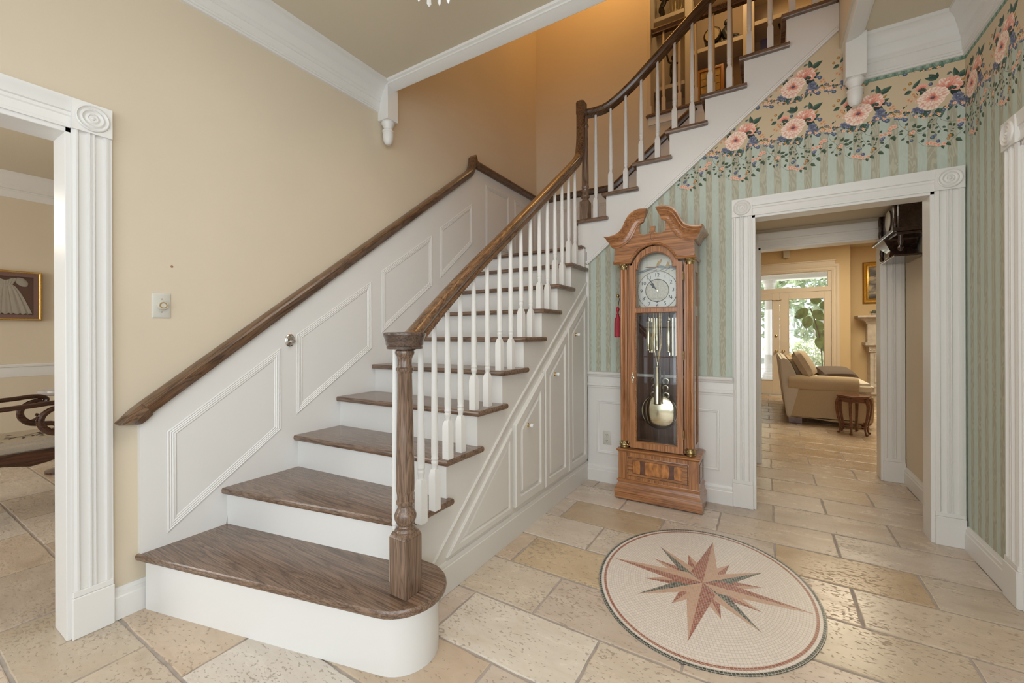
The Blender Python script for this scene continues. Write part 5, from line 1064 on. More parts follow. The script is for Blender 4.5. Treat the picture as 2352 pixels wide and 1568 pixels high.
# ================================================================== DINING ROOM SEEN THROUGH THE LEFT OPENING
DX = -7.2
cr = [(0.0, 2.77), (0.012, 2.772), (0.014, 2.79), (0.02, 2.80), (0.02, 2.845), (0.03, 2.85), (0.03, 2.86), (0.055, 2.865), (0.055, 2.905), (0.062, 2.91), (0.085, 2.96), (0.115, 2.99), (0.12, 3.0), (0.12, CEIL)]
tr = MB().mold([(DX, -2.6), (DX, 3.3)], cr, XY, side=-1).struct('trim_9', m_white)
mb = MB()
for k in range(46): y_ = 0.2+k*0.036; mb.box(DX+0.03, DX+0.052, y_, y_+0.020, 2.868, 2.897)
o = mb.build('dentil', m_white, tr); o['kind'] = 'stuff'
MB().mold([(DX, -2.6), (DX, 1.39)], [(0, 0.765), (0.006, 0.768), (0.008, 0.785), (0.012, 0.80), (0.012, 0.875), (0.03, 0.88), (0.035, 0.90), (0.03, 0.912), (0, 0.914)], XY, side=-1).struct('trim_10', m_white)
MB().mold([(DX, -2.6), (DX, 1.39)], BASE, XY, side=-1).struct('baseboard_dining', m_white)
wn = thing('window_1', None, None, (DX, 1.45, 0)); wn['kind'] = 'structure'
fr_ = fx(DX); mb = MB(); pf = flute_prof(0.125, 0.024); mb.strips([[fr_.p(1.395+a, zz, h) for a, h in pf] for zz in (0.19, 2.632)], False); mb.build('fluted_jamb', m_white, wn)
mb = MB(); rosette(mb, fr_, 1.392, 2.632, 0.131, 0.03); mb.build('bullseye_block', m_white, wn); MB().box(DX, DX+0.03, 1.392, 1.523, 0, 0.19).build('plinth_block', m_white, wn)
# shadow box with a christening gown
sb = thing('shadow_box', 'gilt framed shadow box holding a white christening gown on the dining wall', 'picture', (DX, 1.0, 1.675))
y0, y1, z0, z1 = 0.745, 1.279, 1.402, 1.952
FD2 = fx(DX)
MB().panel([(y0, z0), (y1, z0), (y1, z1), (y0, z1)], [(0, 0.0), (0, 0.075), (0.006, 0.080), (0.014, 0.078), (0.022, 0.070)], FD2, cap=False).build('frame', m_gold, sb)
MB().panel([(y0, z0), (y1, z0), (y1, z1), (y0, z1)], [(0.010, 0.0805), (0.013, 0.082), (0.016, 0.0795)], FD2, cap=False).build('beading', m_goldpale, sb)
MB().panel([(y0+0.02, z0+0.02), (y1-0.02, z0+0.02), (y1-0.02, z1-0.02), (y0+0.02, z1-0.02)], [(0, 0.069), (0.042, 0.069), (0.042, 0.012)], FD2, cap=False).build('mat', m_mat_rose, sb)
MB().face([(y0+0.06, z0+0.06), (y1-0.06, z0+0.06), (y1-0.06, z1-0.06), (y0+0.06, z1-0.06)], 0.012, FD2).build('lining', m_mat_deep, sb, recalc=False)
MB().face([(y0+0.02, z0+0.02), (y1-0.02, z0+0.02), (y1-0.02, z1-0.02), (y0+0.02, z1-0.02)], 0.0695, FD2).build('glass', m_glass, sb, recalc=False)
gc = (y0+y1)/2; gw = thing('christening_gown', 'small ivory christening gown with puffed sleeves inside the shadow box', 'dress', (DX+0.03, gc, 1.5))
rows = []
for j in range(17):
    t = j/16; z = 1.80-0.325*t; hw = 0.055+0.145*t**0.7; row = []
    for i in range(61):
        s_ = -1+2*i/60; ph = s_*26+1.5*math.sin(s_*5); d_ = 0.020+0.010*math.cos(ph)*min(1, t*2.5)+0.022*(1-s_*s_)*(0.5+0.5*t)
        row.append((DX+0.012+d_, gc+s_*hw+0.004*math.sin(ph*.5), z-0.008*math.cos(s_*30)*(t > 0.96)))
    rows.append(row)
mb = MB(); mb.strips(rows, False); mb.build('skirt', m_linen, gw)
rows = []
for j in range(9):
    t = j/8; z = 1.80+0.072*t; row = []
    for i in range(31):
        s_ = -1+2*i/30; hw = 0.058+0.034*t; row.append((DX+0.030+0.016*(1-s_*s_)+0.002*math.cos(s_*22), gc+s_*hw, z-(0.034*math.exp(-(s_*2.8)**2) if j == 8 else 0.02*t*math.exp(-(s_*2.8)**2))))
    rows.append(row)
mb = MB(); mb.strips(rows, False); mb.build('bodice', m_linen, gw)
for s_ in (-1, 1):
    mb = MB(); rows = []
    for j in range(9):
        t = j/8; c = Vector((DX+0.034, gc+s_*(0.082+0.085*t), 1.852-0.045*t)); rr = 0.026+0.016*math.sin(PI*min(1, t*1.05)); rr *= 0.72 if j == 8 else 1
        rows.append([c+Vector((0.5*rr*math.cos(2*PI*i/24)*(1+0.08*math.cos(i*3)), s_*0.2*rr*math.sin(2*PI*i/24), rr*math.sin(2*PI*i/24)*(1+0.08*math.cos(i*5)))) for i in range(24)])
    mb.strips(rows, True, 0, True, True); mb.build('sleeve', m_linen, gw)
# armchair with scrolled arms
ac = thing('armchair', 'dark mahogany open armchair with scrolled arms and embroidered cream seat', 'chair', (-4.5, 0.5, 0))
XN, XFAR = -4.22, -4.80
mb = MB(); rows = []
front = [(0.10+0.075*i, 0.0) for i in range(12)]
for x in (XN, XFAR):
    mb = MB(); pl = [(0.02, 0.455), (0.98, 0.455)]; pl = [(0.02, 0.40), (0.30, 0.392), (0.46, 0.372), (0.58, 0.378), (0.70, 0.350), (0.78, 0.362), (0.86, 0.385), (0.98, 0.372), (0.98, 0.452), (0.02, 0.452)]
    mb.prism(pl, x-0.022, x+0.022, fx(0)); mb.build('seat_rail', m_mahog, ac, bevel=0.004)
MB().box(XFAR, XN, 0.96, 1.0, 0.37, 0.452).build('seat_rail', m_mahog, ac, bevel=0.004); MB().box(XFAR, XN, 0.0, 0.04, 0.37, 0.452).build('seat_rail', m_mahog, ac, bevel=0.004)
MB().box(XFAR+0.02, XN-0.02, 0.03, 0.97, 0.42, 0.515).build('seat', simple('cream_tapestry_seat', (0.50, 0.44, 0.36), 0.9, var=0.08, vscale=120), ac, bevel=0.03, seg=3)
mb = MB(); rg = random.Random(3)
for i in range(70):
    y_ = rg.uniform(0.35, 0.86); x = -4.52+rg.gauss(0, 0.06); a = rg.uniform(0, PI); L_ = rg.uniform(0.012, 0.03); p, q = Vector((x, y_, 0.5165)), Vector((math.cos(a)*L_, math.sin(a)*L_, 0)); n_ = Vector((-q.y, q.x, 0))*0.35
    mb._add([p-q, p+n_, p+q, p-n_], [(0, 1, 2, 3)])
mb.build('embroidery', simple('charcoal_embroidery', (0.06, 0.055, 0.055), 0.9), ac, recalc=False)['kind'] = 'stuff'
for x in (XN, XFAR):
    arm = spline([(x, 0.02, 0.742), (x, 0.40, 0.738), (x, 0.70, 0.752), (x, 0.80, 0.760), (x, 0.86, 0.752), (x, 0.885, 0.73), (x, 0.87, 0.712), (x, 0.845, 0.716)], 6); mb = MB(); mb.tube(arm, [0.017]*(len(arm)-8)+[0.017-0.0008*i for i in range(8)], 10); mb.build('arm', m_mahog, ac)
    c = [(x, 0.86, 0.728), (x, 0.80, 0.715), (x, 0.755, 0.672), (x, 0.752, 0.615), (x, 0.79, 0.565), (x, 0.85, 0.545), (x, 0.93, 0.53), (x, 0.95, 0.46)]
    mb = MB(); cs = spline(c, 6); mb.tube(cs, [0.014+0.008*math.sin(PI*i/len(cs)) for i in range(len(cs))], 10); mb.tube(spline([(x, 0.80, 0.572), (x, 0.83, 0.588), (x, 0.842, 0.612), (x, 0.825, 0.622)], 5), 0.010, 8); mb.build('arm_support', m_mahog, ac)
for x in (XN, XFAR):
    for y_, q in ((0.95, 1), (0.04, -1)):
        mb = MB(); cs = spline([(x, y_, 0.40), (x, y_+q*0.03, 0.30), (x, y_, 0.15), (x, y_+q*0.01, 0.05), (x, y_+q*0.05, 0.012)], 5); mb.tube(cs, [0.03-0.016*i/len(cs) for i in range(len(cs))], 10); mb.build('leg', m_mahog, ac)
MB().box(XFAR, XN, -0.04, 0.0, 0.45, 1.05).build('backrest', m_mahog, ac, bevel=0.02, seg=2)
stb = thing('side_table', 'small round table with grey polished top behind the mahogany armchair', 'table', (-5.45, 1.12, 0))
MB().lathe([(0.001, 0.70), (0.17, 0.70), (0.19, 0.712), (0.195, 0.728), (0.19, 0.742), (0.001, 0.744)], (-5.45, 1.14, 0), seg=36).build('table_top', m_grey, stb)
MB().lathe([(0.001, 0.60), (0.12, 0.602), (0.14, 0.612), (0.14, 0.622), (0.03, 0.63), (0.025, 0.70)], (-5.45, 1.14, 0), seg=28).build('under_shelf', m_grey, stb)
MB().lathe([(0.15, 0.0), (0.15, 0.02), (0.05, 0.04), (0.025, 0.12), (0.035, 0.30), (0.022, 0.50), (0.03, 0.60)], (-5.45, 1.14, 0), seg=20).build('pedestal', m_mahog, stb)

# ================================================================== HALL: CARVED WALL CLOCK
hc = thing('wall_clock', 'dark carved wall clock with pendant brackets hanging high in the hall', 'clock', (XR, 4.3, 1.9))
hx0 = XR-0.002
mb = MB(); mb.box(hx0-0.16, hx0, 3.98, 4.46, 1.96, 2.17); mb.build('case', m_darkwood, hc, bevel=0.006)
mb = MB(); mb.box(hx0-0.20, hx0, 3.90, 4.56, 1.935, 1.96); mb.box(hx0-0.175, hx0, 3.93, 4.52, 1.915, 1.935); mb.build('cornice_shelf', m_darkwood, hc, bevel=0.003)
mb = MB(); rows = [[(hx0-0.12+a, 4.24+b, z) for a, b in ((-q, -q*1.5), (0.10, -q*1.5), (0.10, q*1.5), (-q, q*1.5))] for q, z in ((0.02, 1.78), (0.05, 1.80), (0.04, 1.84), (0.085, 1.90), (0.09, 1.916))]
mb.strips(rows, True, 0, True, True); mb.build('carved_bracket', m_darkwood, hc)
mb = MB(); mb.box(hx0-0.17, hx0, 4.02, 4.46, 1.775, 1.79); mb.build('lower_shelf', m_darkwood, hc, bevel=0.003)
for y_ in (3.95, 4.50):
    MB().lathe([(0.001, 1.80), (0.012, 1.806), (0.017, 1.825), (0.010, 1.84), (0.016, 1.87), (0.012, 1.90), (0.016, 1.916)], (hx0-0.15, y_, 0), seg=14).build('turned_drop', m_darkwood, hc)
for y_ in (4.0, 4.44):
    MB().lathe([(0.013, 1.96), (0.010, 1.98), (0.015, 2.0), (0.011, 2.05), (0.014, 2.12), (0.010, 2.16)], (hx0-0.17, y_, 0), seg=12).build('column', m_darkwood, hc)
MB().lathe([(0.001, 0), (0.07, 0.0), (0.078, 0.006), (0.07, 0.01), (0.001, 0.011)], (hx0-0.16, 4.22, 2.075), '-x', 28).build('dial', m_silverdial, hc)
MB().ball((hx0-0.13, 4.08, 1.985), 0.02, 12, 8).top('brass_ornament', m_brass, 'little brass ornament standing on the ledge of the dark carved wall clock', 'ornament')

# ================================================================== FAMILY ROOM
fd4 = thing('door_4', None, None, (0.2, FY, 0)); fd4['kind'] = 'structure'
FF = fy(FY)
mb = MB(); c4 = [(0, 0), (0, 0.022), (0.02, 0.026), (0.03, 0.018), (0.06, 0.018), (0.07, 0.026), (0.10, 0.03), (0.115, 0.03), (0.115, 0)]
mb.mold([(1.066, 0), (1.066, 2.41), (-0.67, 2.41), (-0.67, 0)], c4, FF, side=-1); mb.build('casing', m_creamdoor, fd4)
mb = MB(); mb.box(-0.70, 1.115, FY-0.034, FY, 2.52, 2.60); mb.box(-0.70, 1.13, FY-0.05, FY, 2.585, 2.605); mb.build('head_cornice', m_creamdoor, fd4)
mb = MB(); mb.box(-0.70, 1.10, FY, FY+0.1, 2.03, 2.115); mb.box(-0.70, 1.10, FY, FY+0.1, 2.395, 2.43); mb.box(1.01, 1.10, FY, FY+0.1, 2.115, 2.395); mb.box(1.067, 1.10, FY, FY+0.1, 0, 2.03); mb.box(-0.70, -0.60, FY, FY+0.1, 0, 2.43); mb.build('frame', m_creamdoor, fd4, bevel=0.003)
MB().box(-0.6, 1.01, FY+0.05, FY+0.056, 2.115, 2.395).build('transom_pane', m_glass, fd4)
for x0, x1, nm in ((-0.58, 0.240, 'left'), (0.246, 1.064, 'right')):
    mb = MB(); st0, st1 = (0.125, 0.122) if nm == 'left' else (0.149, 0.110)
    mb.box(x0, x0+st0, FY+0.005, FY+0.05, 0.008, 2.025); mb.box(x1-st1, x1, FY+0.005, FY+0.05, 0.008, 2.025); mb.box(x0+st0, x1-st1, FY+0.005, FY+0.05, 0.008, 0.29); mb.box(x0+st0, x1-st1, FY+0.005, FY+0.05, 1.893, 2.025)
    leaf_ = mb.build('door_leaf', m_creamdoor, fd4, bevel=0.003); MB().box(x0+st0, x1-st1, FY+0.026, FY+0.031, 0.29, 1.893).build('pane', m_glass, leaf_)
    MB().panel([(x0+st0, 0.29), (x1-st1, 0.29), (x1-st1, 1.893), (x0+st0, 1.893)], [(-0.012, -0.005), (-0.012, 0.002), (-0.004, 0.004), (0.004, -0.012)], FF, cap=False).build('pane_bead', m_creamdoor, leaf_)
    kx = x1-0.06 if nm == 'left' else x0+0.055
    MB().lathe([(0.0005, 0), (0.028, 0), (0.028, 0.006), (0.010, 0.012), (0.010, 0.03), (0.024, 0.040), (0.027, 0.052), (0.018, 0.062), (0.0005, 0.064)], (kx, FY+0.005, 0.868), '-y', 18).build('door_knob', m_brass, leaf_)
    if nm == 'left':
        MB().lathe([(0.0005, 0), (0.026, 0), (0.026, 0.01), (0.014, 0.016), (0.0005, 0.018)], (kx, FY+0.005, 1.17), '-y', 18).build('deadbolt', m_brass, leaf_)
        mb = MB(); mb.tube([(x1-0.13, FY-0.002, 1.888), (x1-0.09, FY-0.008, 1.878), (x1-0.05, FY-0.008, 1.882), (x1-0.01, FY-0.008, 1.876), (x1+0.03, FY-0.002, 1.888)], 0.006, 6); mb.build('door_chain', m_antbrass, leaf_)
    else:
        for z in (0.45, 1.02, 1.68): MB().tube([(x1+0.004, FY, z-0.05), (x1+0.004, FY, z+0.05)], 0.008, 8).build('hinge', m_creamdoor, leaf_)
MB().mold([(1.18, FY), (1.345, FY)], BASE, XY, side=-1).struct('baseboard_family', m_creamdoor)
sp = thing('wall_speaker', 'small white angled speaker high on the yellow wall above the garden door', 'speaker', (0.355, FY-0.06, 2.775))
mb = MB(); rows = [[(0.30, FY-0.14, 2.70), (0.41, FY-0.10, 2.70), (0.41, FY, 2.72), (0.30, FY, 2.72)], [(0.30, FY-0.10, 2.85), (0.41, FY-0.06, 2.85), (0.41, FY, 2.84), (0.30, FY, 2.84)]]; mb.strips(rows, True, 0, True, True); mb.build('cabinet', simple('off_white_plastic', (0.62, 0.58, 0.50), 0.5), sp, bevel=0.006)
MB().box(0.34, 0.37, FY-0.02, FY, 2.68, 2.72).build('bracket', m_shelf, sp)
# fireplace
fp = thing('fireplace', 'whitewashed stone fireplace with carved pilaster and moulded mantelshelf', 'fireplace', (2.2, 10.2, 0))
mb = MB(); mb.stack((1.62, 3.1, 10.06, 10.30), [(0.0, 1.055), (0.0, 1.39), (0.02, 1.40), (0.03, 1.43), (0.06, 1.455), (0.09, 1.47), (0.10, 1.485), (0.15, 1.505), (0.16, 1.515), (0.16, 1.545), (0.0, 1.546)]); mb.build('mantelshelf', m_stone, fp)
mb = MB(); mb.stack((1.63, 2.06, 10.0, 10.30), [(0.0, 0.87), (0.0, 0.95), (0.01, 0.97), (0.05, 0.99), (0.06, 1.0), (0.06, 1.045), (0.0, 1.055)]); mb.build('capital', m_stone, fp)
mb = MB(); mb.stack((1.65, 2.04, 10.02, 10.30), [(0.03, 0.15), (0.03, 0.24), (0.012, 0.26), (0.0, 0.28), (0.0, 0.87)]); pl_ = mb.build('pilaster', m_stone, fp)
MB().panel([(1.70, 0.30), (1.99, 0.30), (1.99, 0.85), (1.70, 0.85)], [(0, 0), (0.01, 0.012), (0.02, 0.0), (0.03, -0.004)], fy(10.02)).build('pilaster_panel', m_stone, pl_)
mb = MB()
for k in range(10):
    z = 0.34+k*0.052; mb.ball((1.845+0.03*math.sin(k*1.7), 10.02, z), 0.026, 8, 5, sx=1.4, sy=0.5)
    for s_ in (-1, 1): mb.tube([(1.845+s_*(0.03+0.05*math.sin(t*0.5)), 10.018, z+0.008*t) for t in range(6)], 0.007, 5)
mb.build('carving', m_stone, pl_)
mb = MB()
for k in range(9): mb.ball((1.655+k*0.046, 9.998, 0.91), 0.018, 8, 5, sy=0.6)
mb.build('capital_carving', m_stone, fp)
mb = MB(); mb.stack((2.04, 3.1, 10.2, 10.30), [(0, 0.15), (0, 1.06)]); mb.build('firebox_back', simple('sooty_firebrick', (0.10, 0.08, 0.07), 0.9), fp)
mb = MB(); mb.box(1.50, 3.2, 9.66, 10.30, 0.0, 0.13); mb.box(1.47, 3.2, 9.63, 10.30, 0.13, 0.155); mb.build('hearth', m_stone, fp, bevel=0.006)
pt = thing('painting', 'gilt framed painting hanging above the stone mantelshelf', 'painting', (1.95, 10.28, 2.17))
FPt = fy(10.298)
MB().panel([(1.585, 1.785), (2.32, 1.785), (2.32, 2.565), (1.585, 2.565)], [(0, 0), (0, 0.03), (0.02, 0.045), (0.05, 0.04), (0.07, 0.025), (0.085, 0.03), (0.09, 0.015)], FPt, cap=False).build('frame', m_gold, pt)
mp_, nt, b_ = M('painted_canvas'); ns = N(nt, 'ShaderNodeTexNoise', Scale=3.2, Detail=4.0, Distortion=1.0); mpp = N(nt, 'ShaderNodeMapping'); mpp.inputs['Scale'].default_value = (1.0, 1, 1.8); nt.links.new(pos(nt), mpp.inputs[0]); nt.links.new(mpp.outputs[0], ns.inputs['Vector'])
rr_ = ramp(nt, [(0.30, (0.05, 0.045, 0.05)), (0.42, (0.16, 0.15, 0.15)), (0.50, (0.34, 0.31, 0.26)), (0.58, (0.52, 0.44, 0.30)), (0.68, (0.40, 0.17, 0.09))]); nt.links.new(ns.outputs[0], rr_.inputs[0]); nt.links.new(rr_.outputs[0], b_.inputs['Base Color'])
MB().face([(1.665, 1.865), (2.24, 1.865), (2.24, 2.485), (1.665, 2.485)], 0.016, FPt).build('canvas', mp_, pt, recalc=False)
su = thing('succulent', 'small grey-green rosette plant on the end of the mantelshelf', 'plant', (1.72, 10.08, 1.546))
mb = MB()
for i in range(46):
    a, e = i*2.4, 0.15+1.3*((i % 9)/9); L_ = 0.085-0.02*(i % 3)*.5; c = Vector((1.72, 10.08, 1.585)); d_ = Vector((math.cos(a)*math.cos(e), math.sin(a)*math.cos(e), math.sin(e))); s_ = Vector((-math.sin(a), math.cos(a), 0))*0.012; u_ = d_.cross(s_).normalized()*0.006
    mb._add([c, c+d_*L_*0.6+s_, c+d_*L_, c+d_*L_*0.6-s_, c+d_*L_*0.55+u_, c+d_*L_*0.55-u_], [(0, 1, 4), (1, 2, 4), (2, 3, 4), (3, 0, 4), (0, 5, 1), (1, 5, 2), (2, 5, 3), (3, 5, 0)])
mb.build('leaves', m_succ, su, recalc=False, smooth=False); MB().lathe([(0.001, 1.546), (0.035, 1.546), (0.045, 1.57), (0.04, 1.59), (0.001, 1.59)], (1.72, 10.08, 0), seg=16).build('pot', m_stone, su)
# sofa, its side towards the foyer
so = thing('sofa', 'wheat coloured rolled-arm sofa seen from its side by the garden door', 'sofa', (0.7, 7.8, 0))
SY0, SY1 = 6.80, 8.75
mb = MB(); hem = [(0.30+0.85*i/16, 0.075+0.014*math.sin(PI*i/16*2.2)) for i in range(17)]
mb.prism([(0.245, 0.085)]+[(a-0.05, b) for a, b in hem]+[(1.15, 0.085), (1.16, 0.30), (1.15, 0.42), (0.27, 0.45)], SY0, SY1, Fr((0, 0, 0), (1, 0, 0), (0, 0, 1), (0, 1, 0))); mb.build('base', m_sofa, so, bevel=0.012, seg=2)
FX_ = Fr((0, 0, 0), (0, 1, 0), (0, 0, 1), (1, 0, 0))
for y_, s_ in ((SY0, -1), (SY1, 1)):
    sc_ = [(y_+s_*(0.075*math.cos(t)-0.02), 0.565+0.100*math.sin(t)) for t in [R(-100)+R(290)*i/16 for i in range(17)]]+[(y_-s_*0.14, 0.44), (y_-s_*0.06, 0.42)]
    mb = MB(); rows = []
    for x, k in ((0.258, 0.90), (0.268, 0.97), (0.29, 1.0), (0.60, 1.02), (0.95, 1.0), (0.99, 0.97), (1.006, 0.90), (1.012, 0.75)):
        cy_, cz_ = y_-s_*0.01, 0.555; rows.append([(x, cy_+(a-cy_)*k, cz_+(b-cz_)*k-0.012*(x-0.26)) for a, b in sc_])
    mb.strips(rows, True, 0, True, True); mb.build('arm', m_sofa, so)
    mb = MB(); mb.prism([(0.255, 0.092), (1.0, 0.092), (0.99, 0.49), (0.27, 0.47)], 0, 0.16, Fr((0, y_-s_*0.148 if s_ > 0 else y_-0.012, 0), (1, 0, 0), (0, 0, 1), (0, 1, 0))); mb.build('arm_panel', m_sofa, so, bevel=0.012, seg=2)
mb = MB(); mb.prism([(0.20, 0.45), (0.245, 0.09), (0.30, 0.09), (0.40, 0.50), (0.34, 0.70), (0.285, 0.83), (0.235, 0.882), (0.19, 0.885), (0.16, 0.86), (0.162, 0.82)], SY0-0.020, SY1+0.02, Fr((0, 0, 0), (1, 0, 0), (0, 0, 1), (0, 1, 0))); mb.build('back', m_sofaback, so, bevel=0.015, seg=2)
for k in range(2):
    y_ = SY0+0.13+k*0.85
    mb = MB(); mb.box(0.42, 1.19, y_, y_+0.83, 0.42, 0.565); mb.build('seat_cushion', m_sofaback, so, bevel=0.04, seg=3)
    mb = MB(); mb.prism([(0.38, 0.55), (0.56, 0.55), (0.44, 0.86), (0.30, 0.88), (0.26, 0.84)], y_, y_+0.83, Fr((0, 0, 0), (1, 0, 0), (0, 0, 1), (0, 1, 0))); mb.build('back_cushion', m_sofa, so, bevel=0.035, seg=3)
for y_ in (SY0+0.04, SY1-0.10):
    MB().box(0.262, 0.42, y_, y_+0.07, 0.0, 0.08).build('block_foot', m_stool, so, bevel=0.004)
    MB().lathe([(0.001, 0), (0.035, 0.0), (0.045, 0.012), (0.032, 0.026), (0.05, 0.045), (0.072, 0.07), (0.078, 0.095), (0.065, 0.11), (0.001, 0.11)], (1.08, y_+0.04, 0), seg=18).build('bun_foot', m_stool, so)
def pillow(name, label, c, size, rx, rz, mat, grp=None):
    mb = MB(); n = 13; rows = []
    for side in (1, -1):
        rr = []
        for i in range(n):
            for_ = []
            for j in range(n):
                a, b = -1+2*i/(n-1), -1+2*j/(n-1); h = (max(0, 1-a**4)*max(0, 1-b**4))**0.45; k = 1-0.06*(a*a*b*b <= 0.4)*(abs(a) > .9 or abs(b) > .9)
                for_.append(Vector((a*size[0]*k, side*size[2]*h, b*size[1]*k)))
            rr.append(for_)
        rows.append(rr)
    mt = Matrix.Rotation(rz, 3, 'Z') @ Matrix.Rotation(rx, 3, 'X')
    for rr in rows: mb.strips([[Vector(c)+mt @ v for v in r_] for r_ in rr], False)
    return mb.top(name, mat, label, 'pillow', grp)
pillow('throw_pillow', 'square oatmeal pillow leaning upright against the sofa back', (0.455, 6.99, 0.80), (0.20, 0.20, 0.085), R(-28), R(78), m_pillow)
pillow('throw_pillow', 'dark brown pillow lying low on the sofa seat behind the near arm', (0.80, 7.12, 0.675), (0.22, 0.16, 0.07), R(-72), R(20), m_pillowdk)
# hexagonal stool
sl = thing('stool', 'small hexagonal rosewood stool with six cabriole legs beside the sofa', 'stool', (0.915, 6.50, 0))
hexa = lambda r_, z, a0=R(12): [(0.915+r_*math.cos(a0+i*PI/3), 6.50+r_*math.sin(a0+i*PI/3), z) for i in range(6)]
mb = MB(); mb.strips([hexa(q, z) for q, z in ((0.15, 0.435), (0.172, 0.445), (0.178, 0.455), (0.172, 0.465), (0.16, 0.468))], True, 0, True, True); mb.build('seat', m_stool, sl, smooth=False)
mb = MB(); mb.strips([hexa(q, z) for q, z in ((0.14, 0.385), (0.15, 0.40), (0.155, 0.435))], True); mb.build('apron', m_stool, sl, smooth=False)
for i in range(6):
    a = R(12)+i*PI/3; D_ = Vector((math.cos(a), math.sin(a), 0)); c = Vector((0.915, 6.50, 0)); cs = spline([c+D_*0.150+Vector((0, 0, 0.43)), c+D_*0.172+Vector((0, 0, 0.36)), c+D_*0.165+Vector((0, 0, 0.24)), c+D_*0.138+Vector((0, 0, 0.10)), c+D_*0.140+Vector((0, 0, 0.035)), c+D_*0.155+Vector((0, 0, 0.012))], 5)
    mb = MB(); mb.tube(cs, [0.022-0.012*min(1, j/18) for j in range(len(cs))], 8); mb.ball(cs[-1], 0.018, 8, 6, sz=.7); mb.build('leg', m_stool, sl)
    D2 = Vector((math.cos(a+PI/3), math.sin(a+PI/3), 0)); MB().tube([c+D_*0.138+Vector((0, 0, 0.10)), c+D2*0.138+Vector((0, 0, 0.10))], 0.006, 6).build('stretcher', m_stool, sl)

# ================================================================== UPPER GALLERY: BOOKCASE AND ITS ORNAMENTS
BY = 5.62
bk = thing('bookcase', 'ivory built-in bookcase behind the upper stair railing', 'bookcase', (-0.3, BY, UP))
mb = MB(); mb.box(-1.5, 2.2, BY+0.34, BY+0.36, UP, TOPZ-0.2); mb.build('back', m_shelf, bk)
for x0, x1 in ((-1.32, -1.255), (-0.858, -0.768), (-0.215, -0.10), (0.50, 0.60), (1.2, 1.3)): MB().box(x0, x1, BY, BY+0.34, UP, TOPZ-0.2).build('upright', m_shelf, bk, bevel=0.004)
for x0, x1, zs_ in ((-1.255, -0.858, (4.43, 5.34, 3.72)), (-0.768, -0.215, (4.755, 5.5, 3.72)), (-0.10, 0.50, (4.42, 4.86, 5.3, 3.72)), (0.60, 1.2, (4.5, 5.2))):
    for z in zs_: MB().box(x0, x1, BY+0.01, BY+0.34, z-0.05, z).build('shelf', m_shelf, bk, bevel=0.003)
MB().box(-0.77, -0.1, BY+0.33, BY+0.338, UP, TOPZ-0.2).build('bay_back', simple('taupe_bay_back', (0.36, 0.27, 0.18), 0.6), bk)
def figure(label, x, z, h, y_=BY+0.14, lean=0.0, name='figurine', arms=True):
    """small bronze statuette: turned base, draped body, raised arm, head"""
    t = thing(name, label, 'figurine', (x, y_, z)); k = h/0.45
    MB().lathe([(0.001, z), (0.06*k, z), (0.062*k, z+0.012*k), (0.045*k, z+0.02*k), (0.05*k, z+0.045*k), (0.03*k, z+0.05*k)], (x, y_, 0), seg=16).build('base', m_bronze, t)
    mb = MB(); mb.tube(spline([(x, y_, z+0.04*k), (x+0.010*k, y_, z+0.13*k), (x-0.012*k, y_, z+0.22*k), (x+lean, y_, z+0.31*k), (x+lean, y_, z+0.36*k)], 5), [k*q for q in (0.042, 0.046, 0.044, 0.04, 0.036, 0.034, 0.036, 0.04, 0.042, 0.038, 0.034, 0.034, 0.036, 0.038, 0.040, 0.038, 0.032, 0.020, 0.014, 0.014, 0.014)], 10); mb.build('body', m_bronze, t)
    MB().ball((x+lean, y_, z+0.395*k), 0.028*k, 10, 8, sz=1.2).build('head', m_bronze, t)
    if arms:
        for s_, up_ in ((-1, 0.12), (1, -0.02)): MB().tube(spline([(x+lean, y_, z+0.335*k), (x+lean+s_*0.05*k, y_-0.01, z+(0.31+up_*.3)*k), (x+lean+s_*0.075*k, y_-0.02, z+(0.33+up_)*k)], 4), 0.011*k, 7).build('arm', m_bronze, t)
    return t
figure('dark bronze dancing figurine on the top left bookcase shelf', -1.16, 5.34, 0.40, lean=0.03)
figure('tall dark bronze figurine on the lower left bookcase shelf', -1.02, 4.43, 0.46)
figure('dark bronze figure with raised arm in the bookcase bay nearest the stair top', 0.21, 4.42, 0.42)
cd = thing('candelabrum', 'slim silver candelabrum on the top left bookcase shelf', 'candlestick', (-0.99, BY+0.14, 5.34))
MB().lathe([(0.05, 5.34), (0.045, 5.355), (0.012, 5.38), (0.010, 5.5), (0.014, 5.52), (0.008, 5.56)], (-0.99, BY+0.14, 0), seg=14).build('stem', m_palebrass, cd)
for q in (-0.08, -0.04, 0.04, 0.08): MB().tube(spline([(-0.99, BY+0.14, 5.46), (-0.99+q*0.7, BY+0.14, 5.43), (-0.99+q, BY+0.14, 5.50), (-0.99+q, BY+0.14, 5.62)], 4), 0.006, 6).build('branch', m_palebrass, cd)
mc = thing('drum_clock', 'round drum shaped bronze clock on the middle bookcase shelf', 'clock', (-0.55, BY+0.1, 4.755))
MB().stack((-0.66, -0.44, BY+0.05, BY+0.18), [(0.0, 4.755), (0.0, 4.78), (-0.02, 4.79), (-0.04, 4.82)]).build('base', m_bronze, mc)
MB().lathe([(0.001, -0.06), (0.085, -0.06), (0.10, -0.05), (0.10, 0.05), (0.085, 0.06), (0.001, 0.06)], (-0.55, BY+0.11, 4.905), 'y', 28).build('drum', m_bronze, mc)
MB().lathe([(0.001, 0.061), (0.074, 0.061), (0.08, 0.066), (0.082, 0.058)], (-0.55, BY+0.11, 4.905), '-y', 28).build('dial', simple('aged_dial', (0.40, 0.30, 0.16), 0.4), mc)
MB().ball((-0.55, BY+0.11, 5.02), 0.02, 10, 7).build('finial', m_bronze, mc)
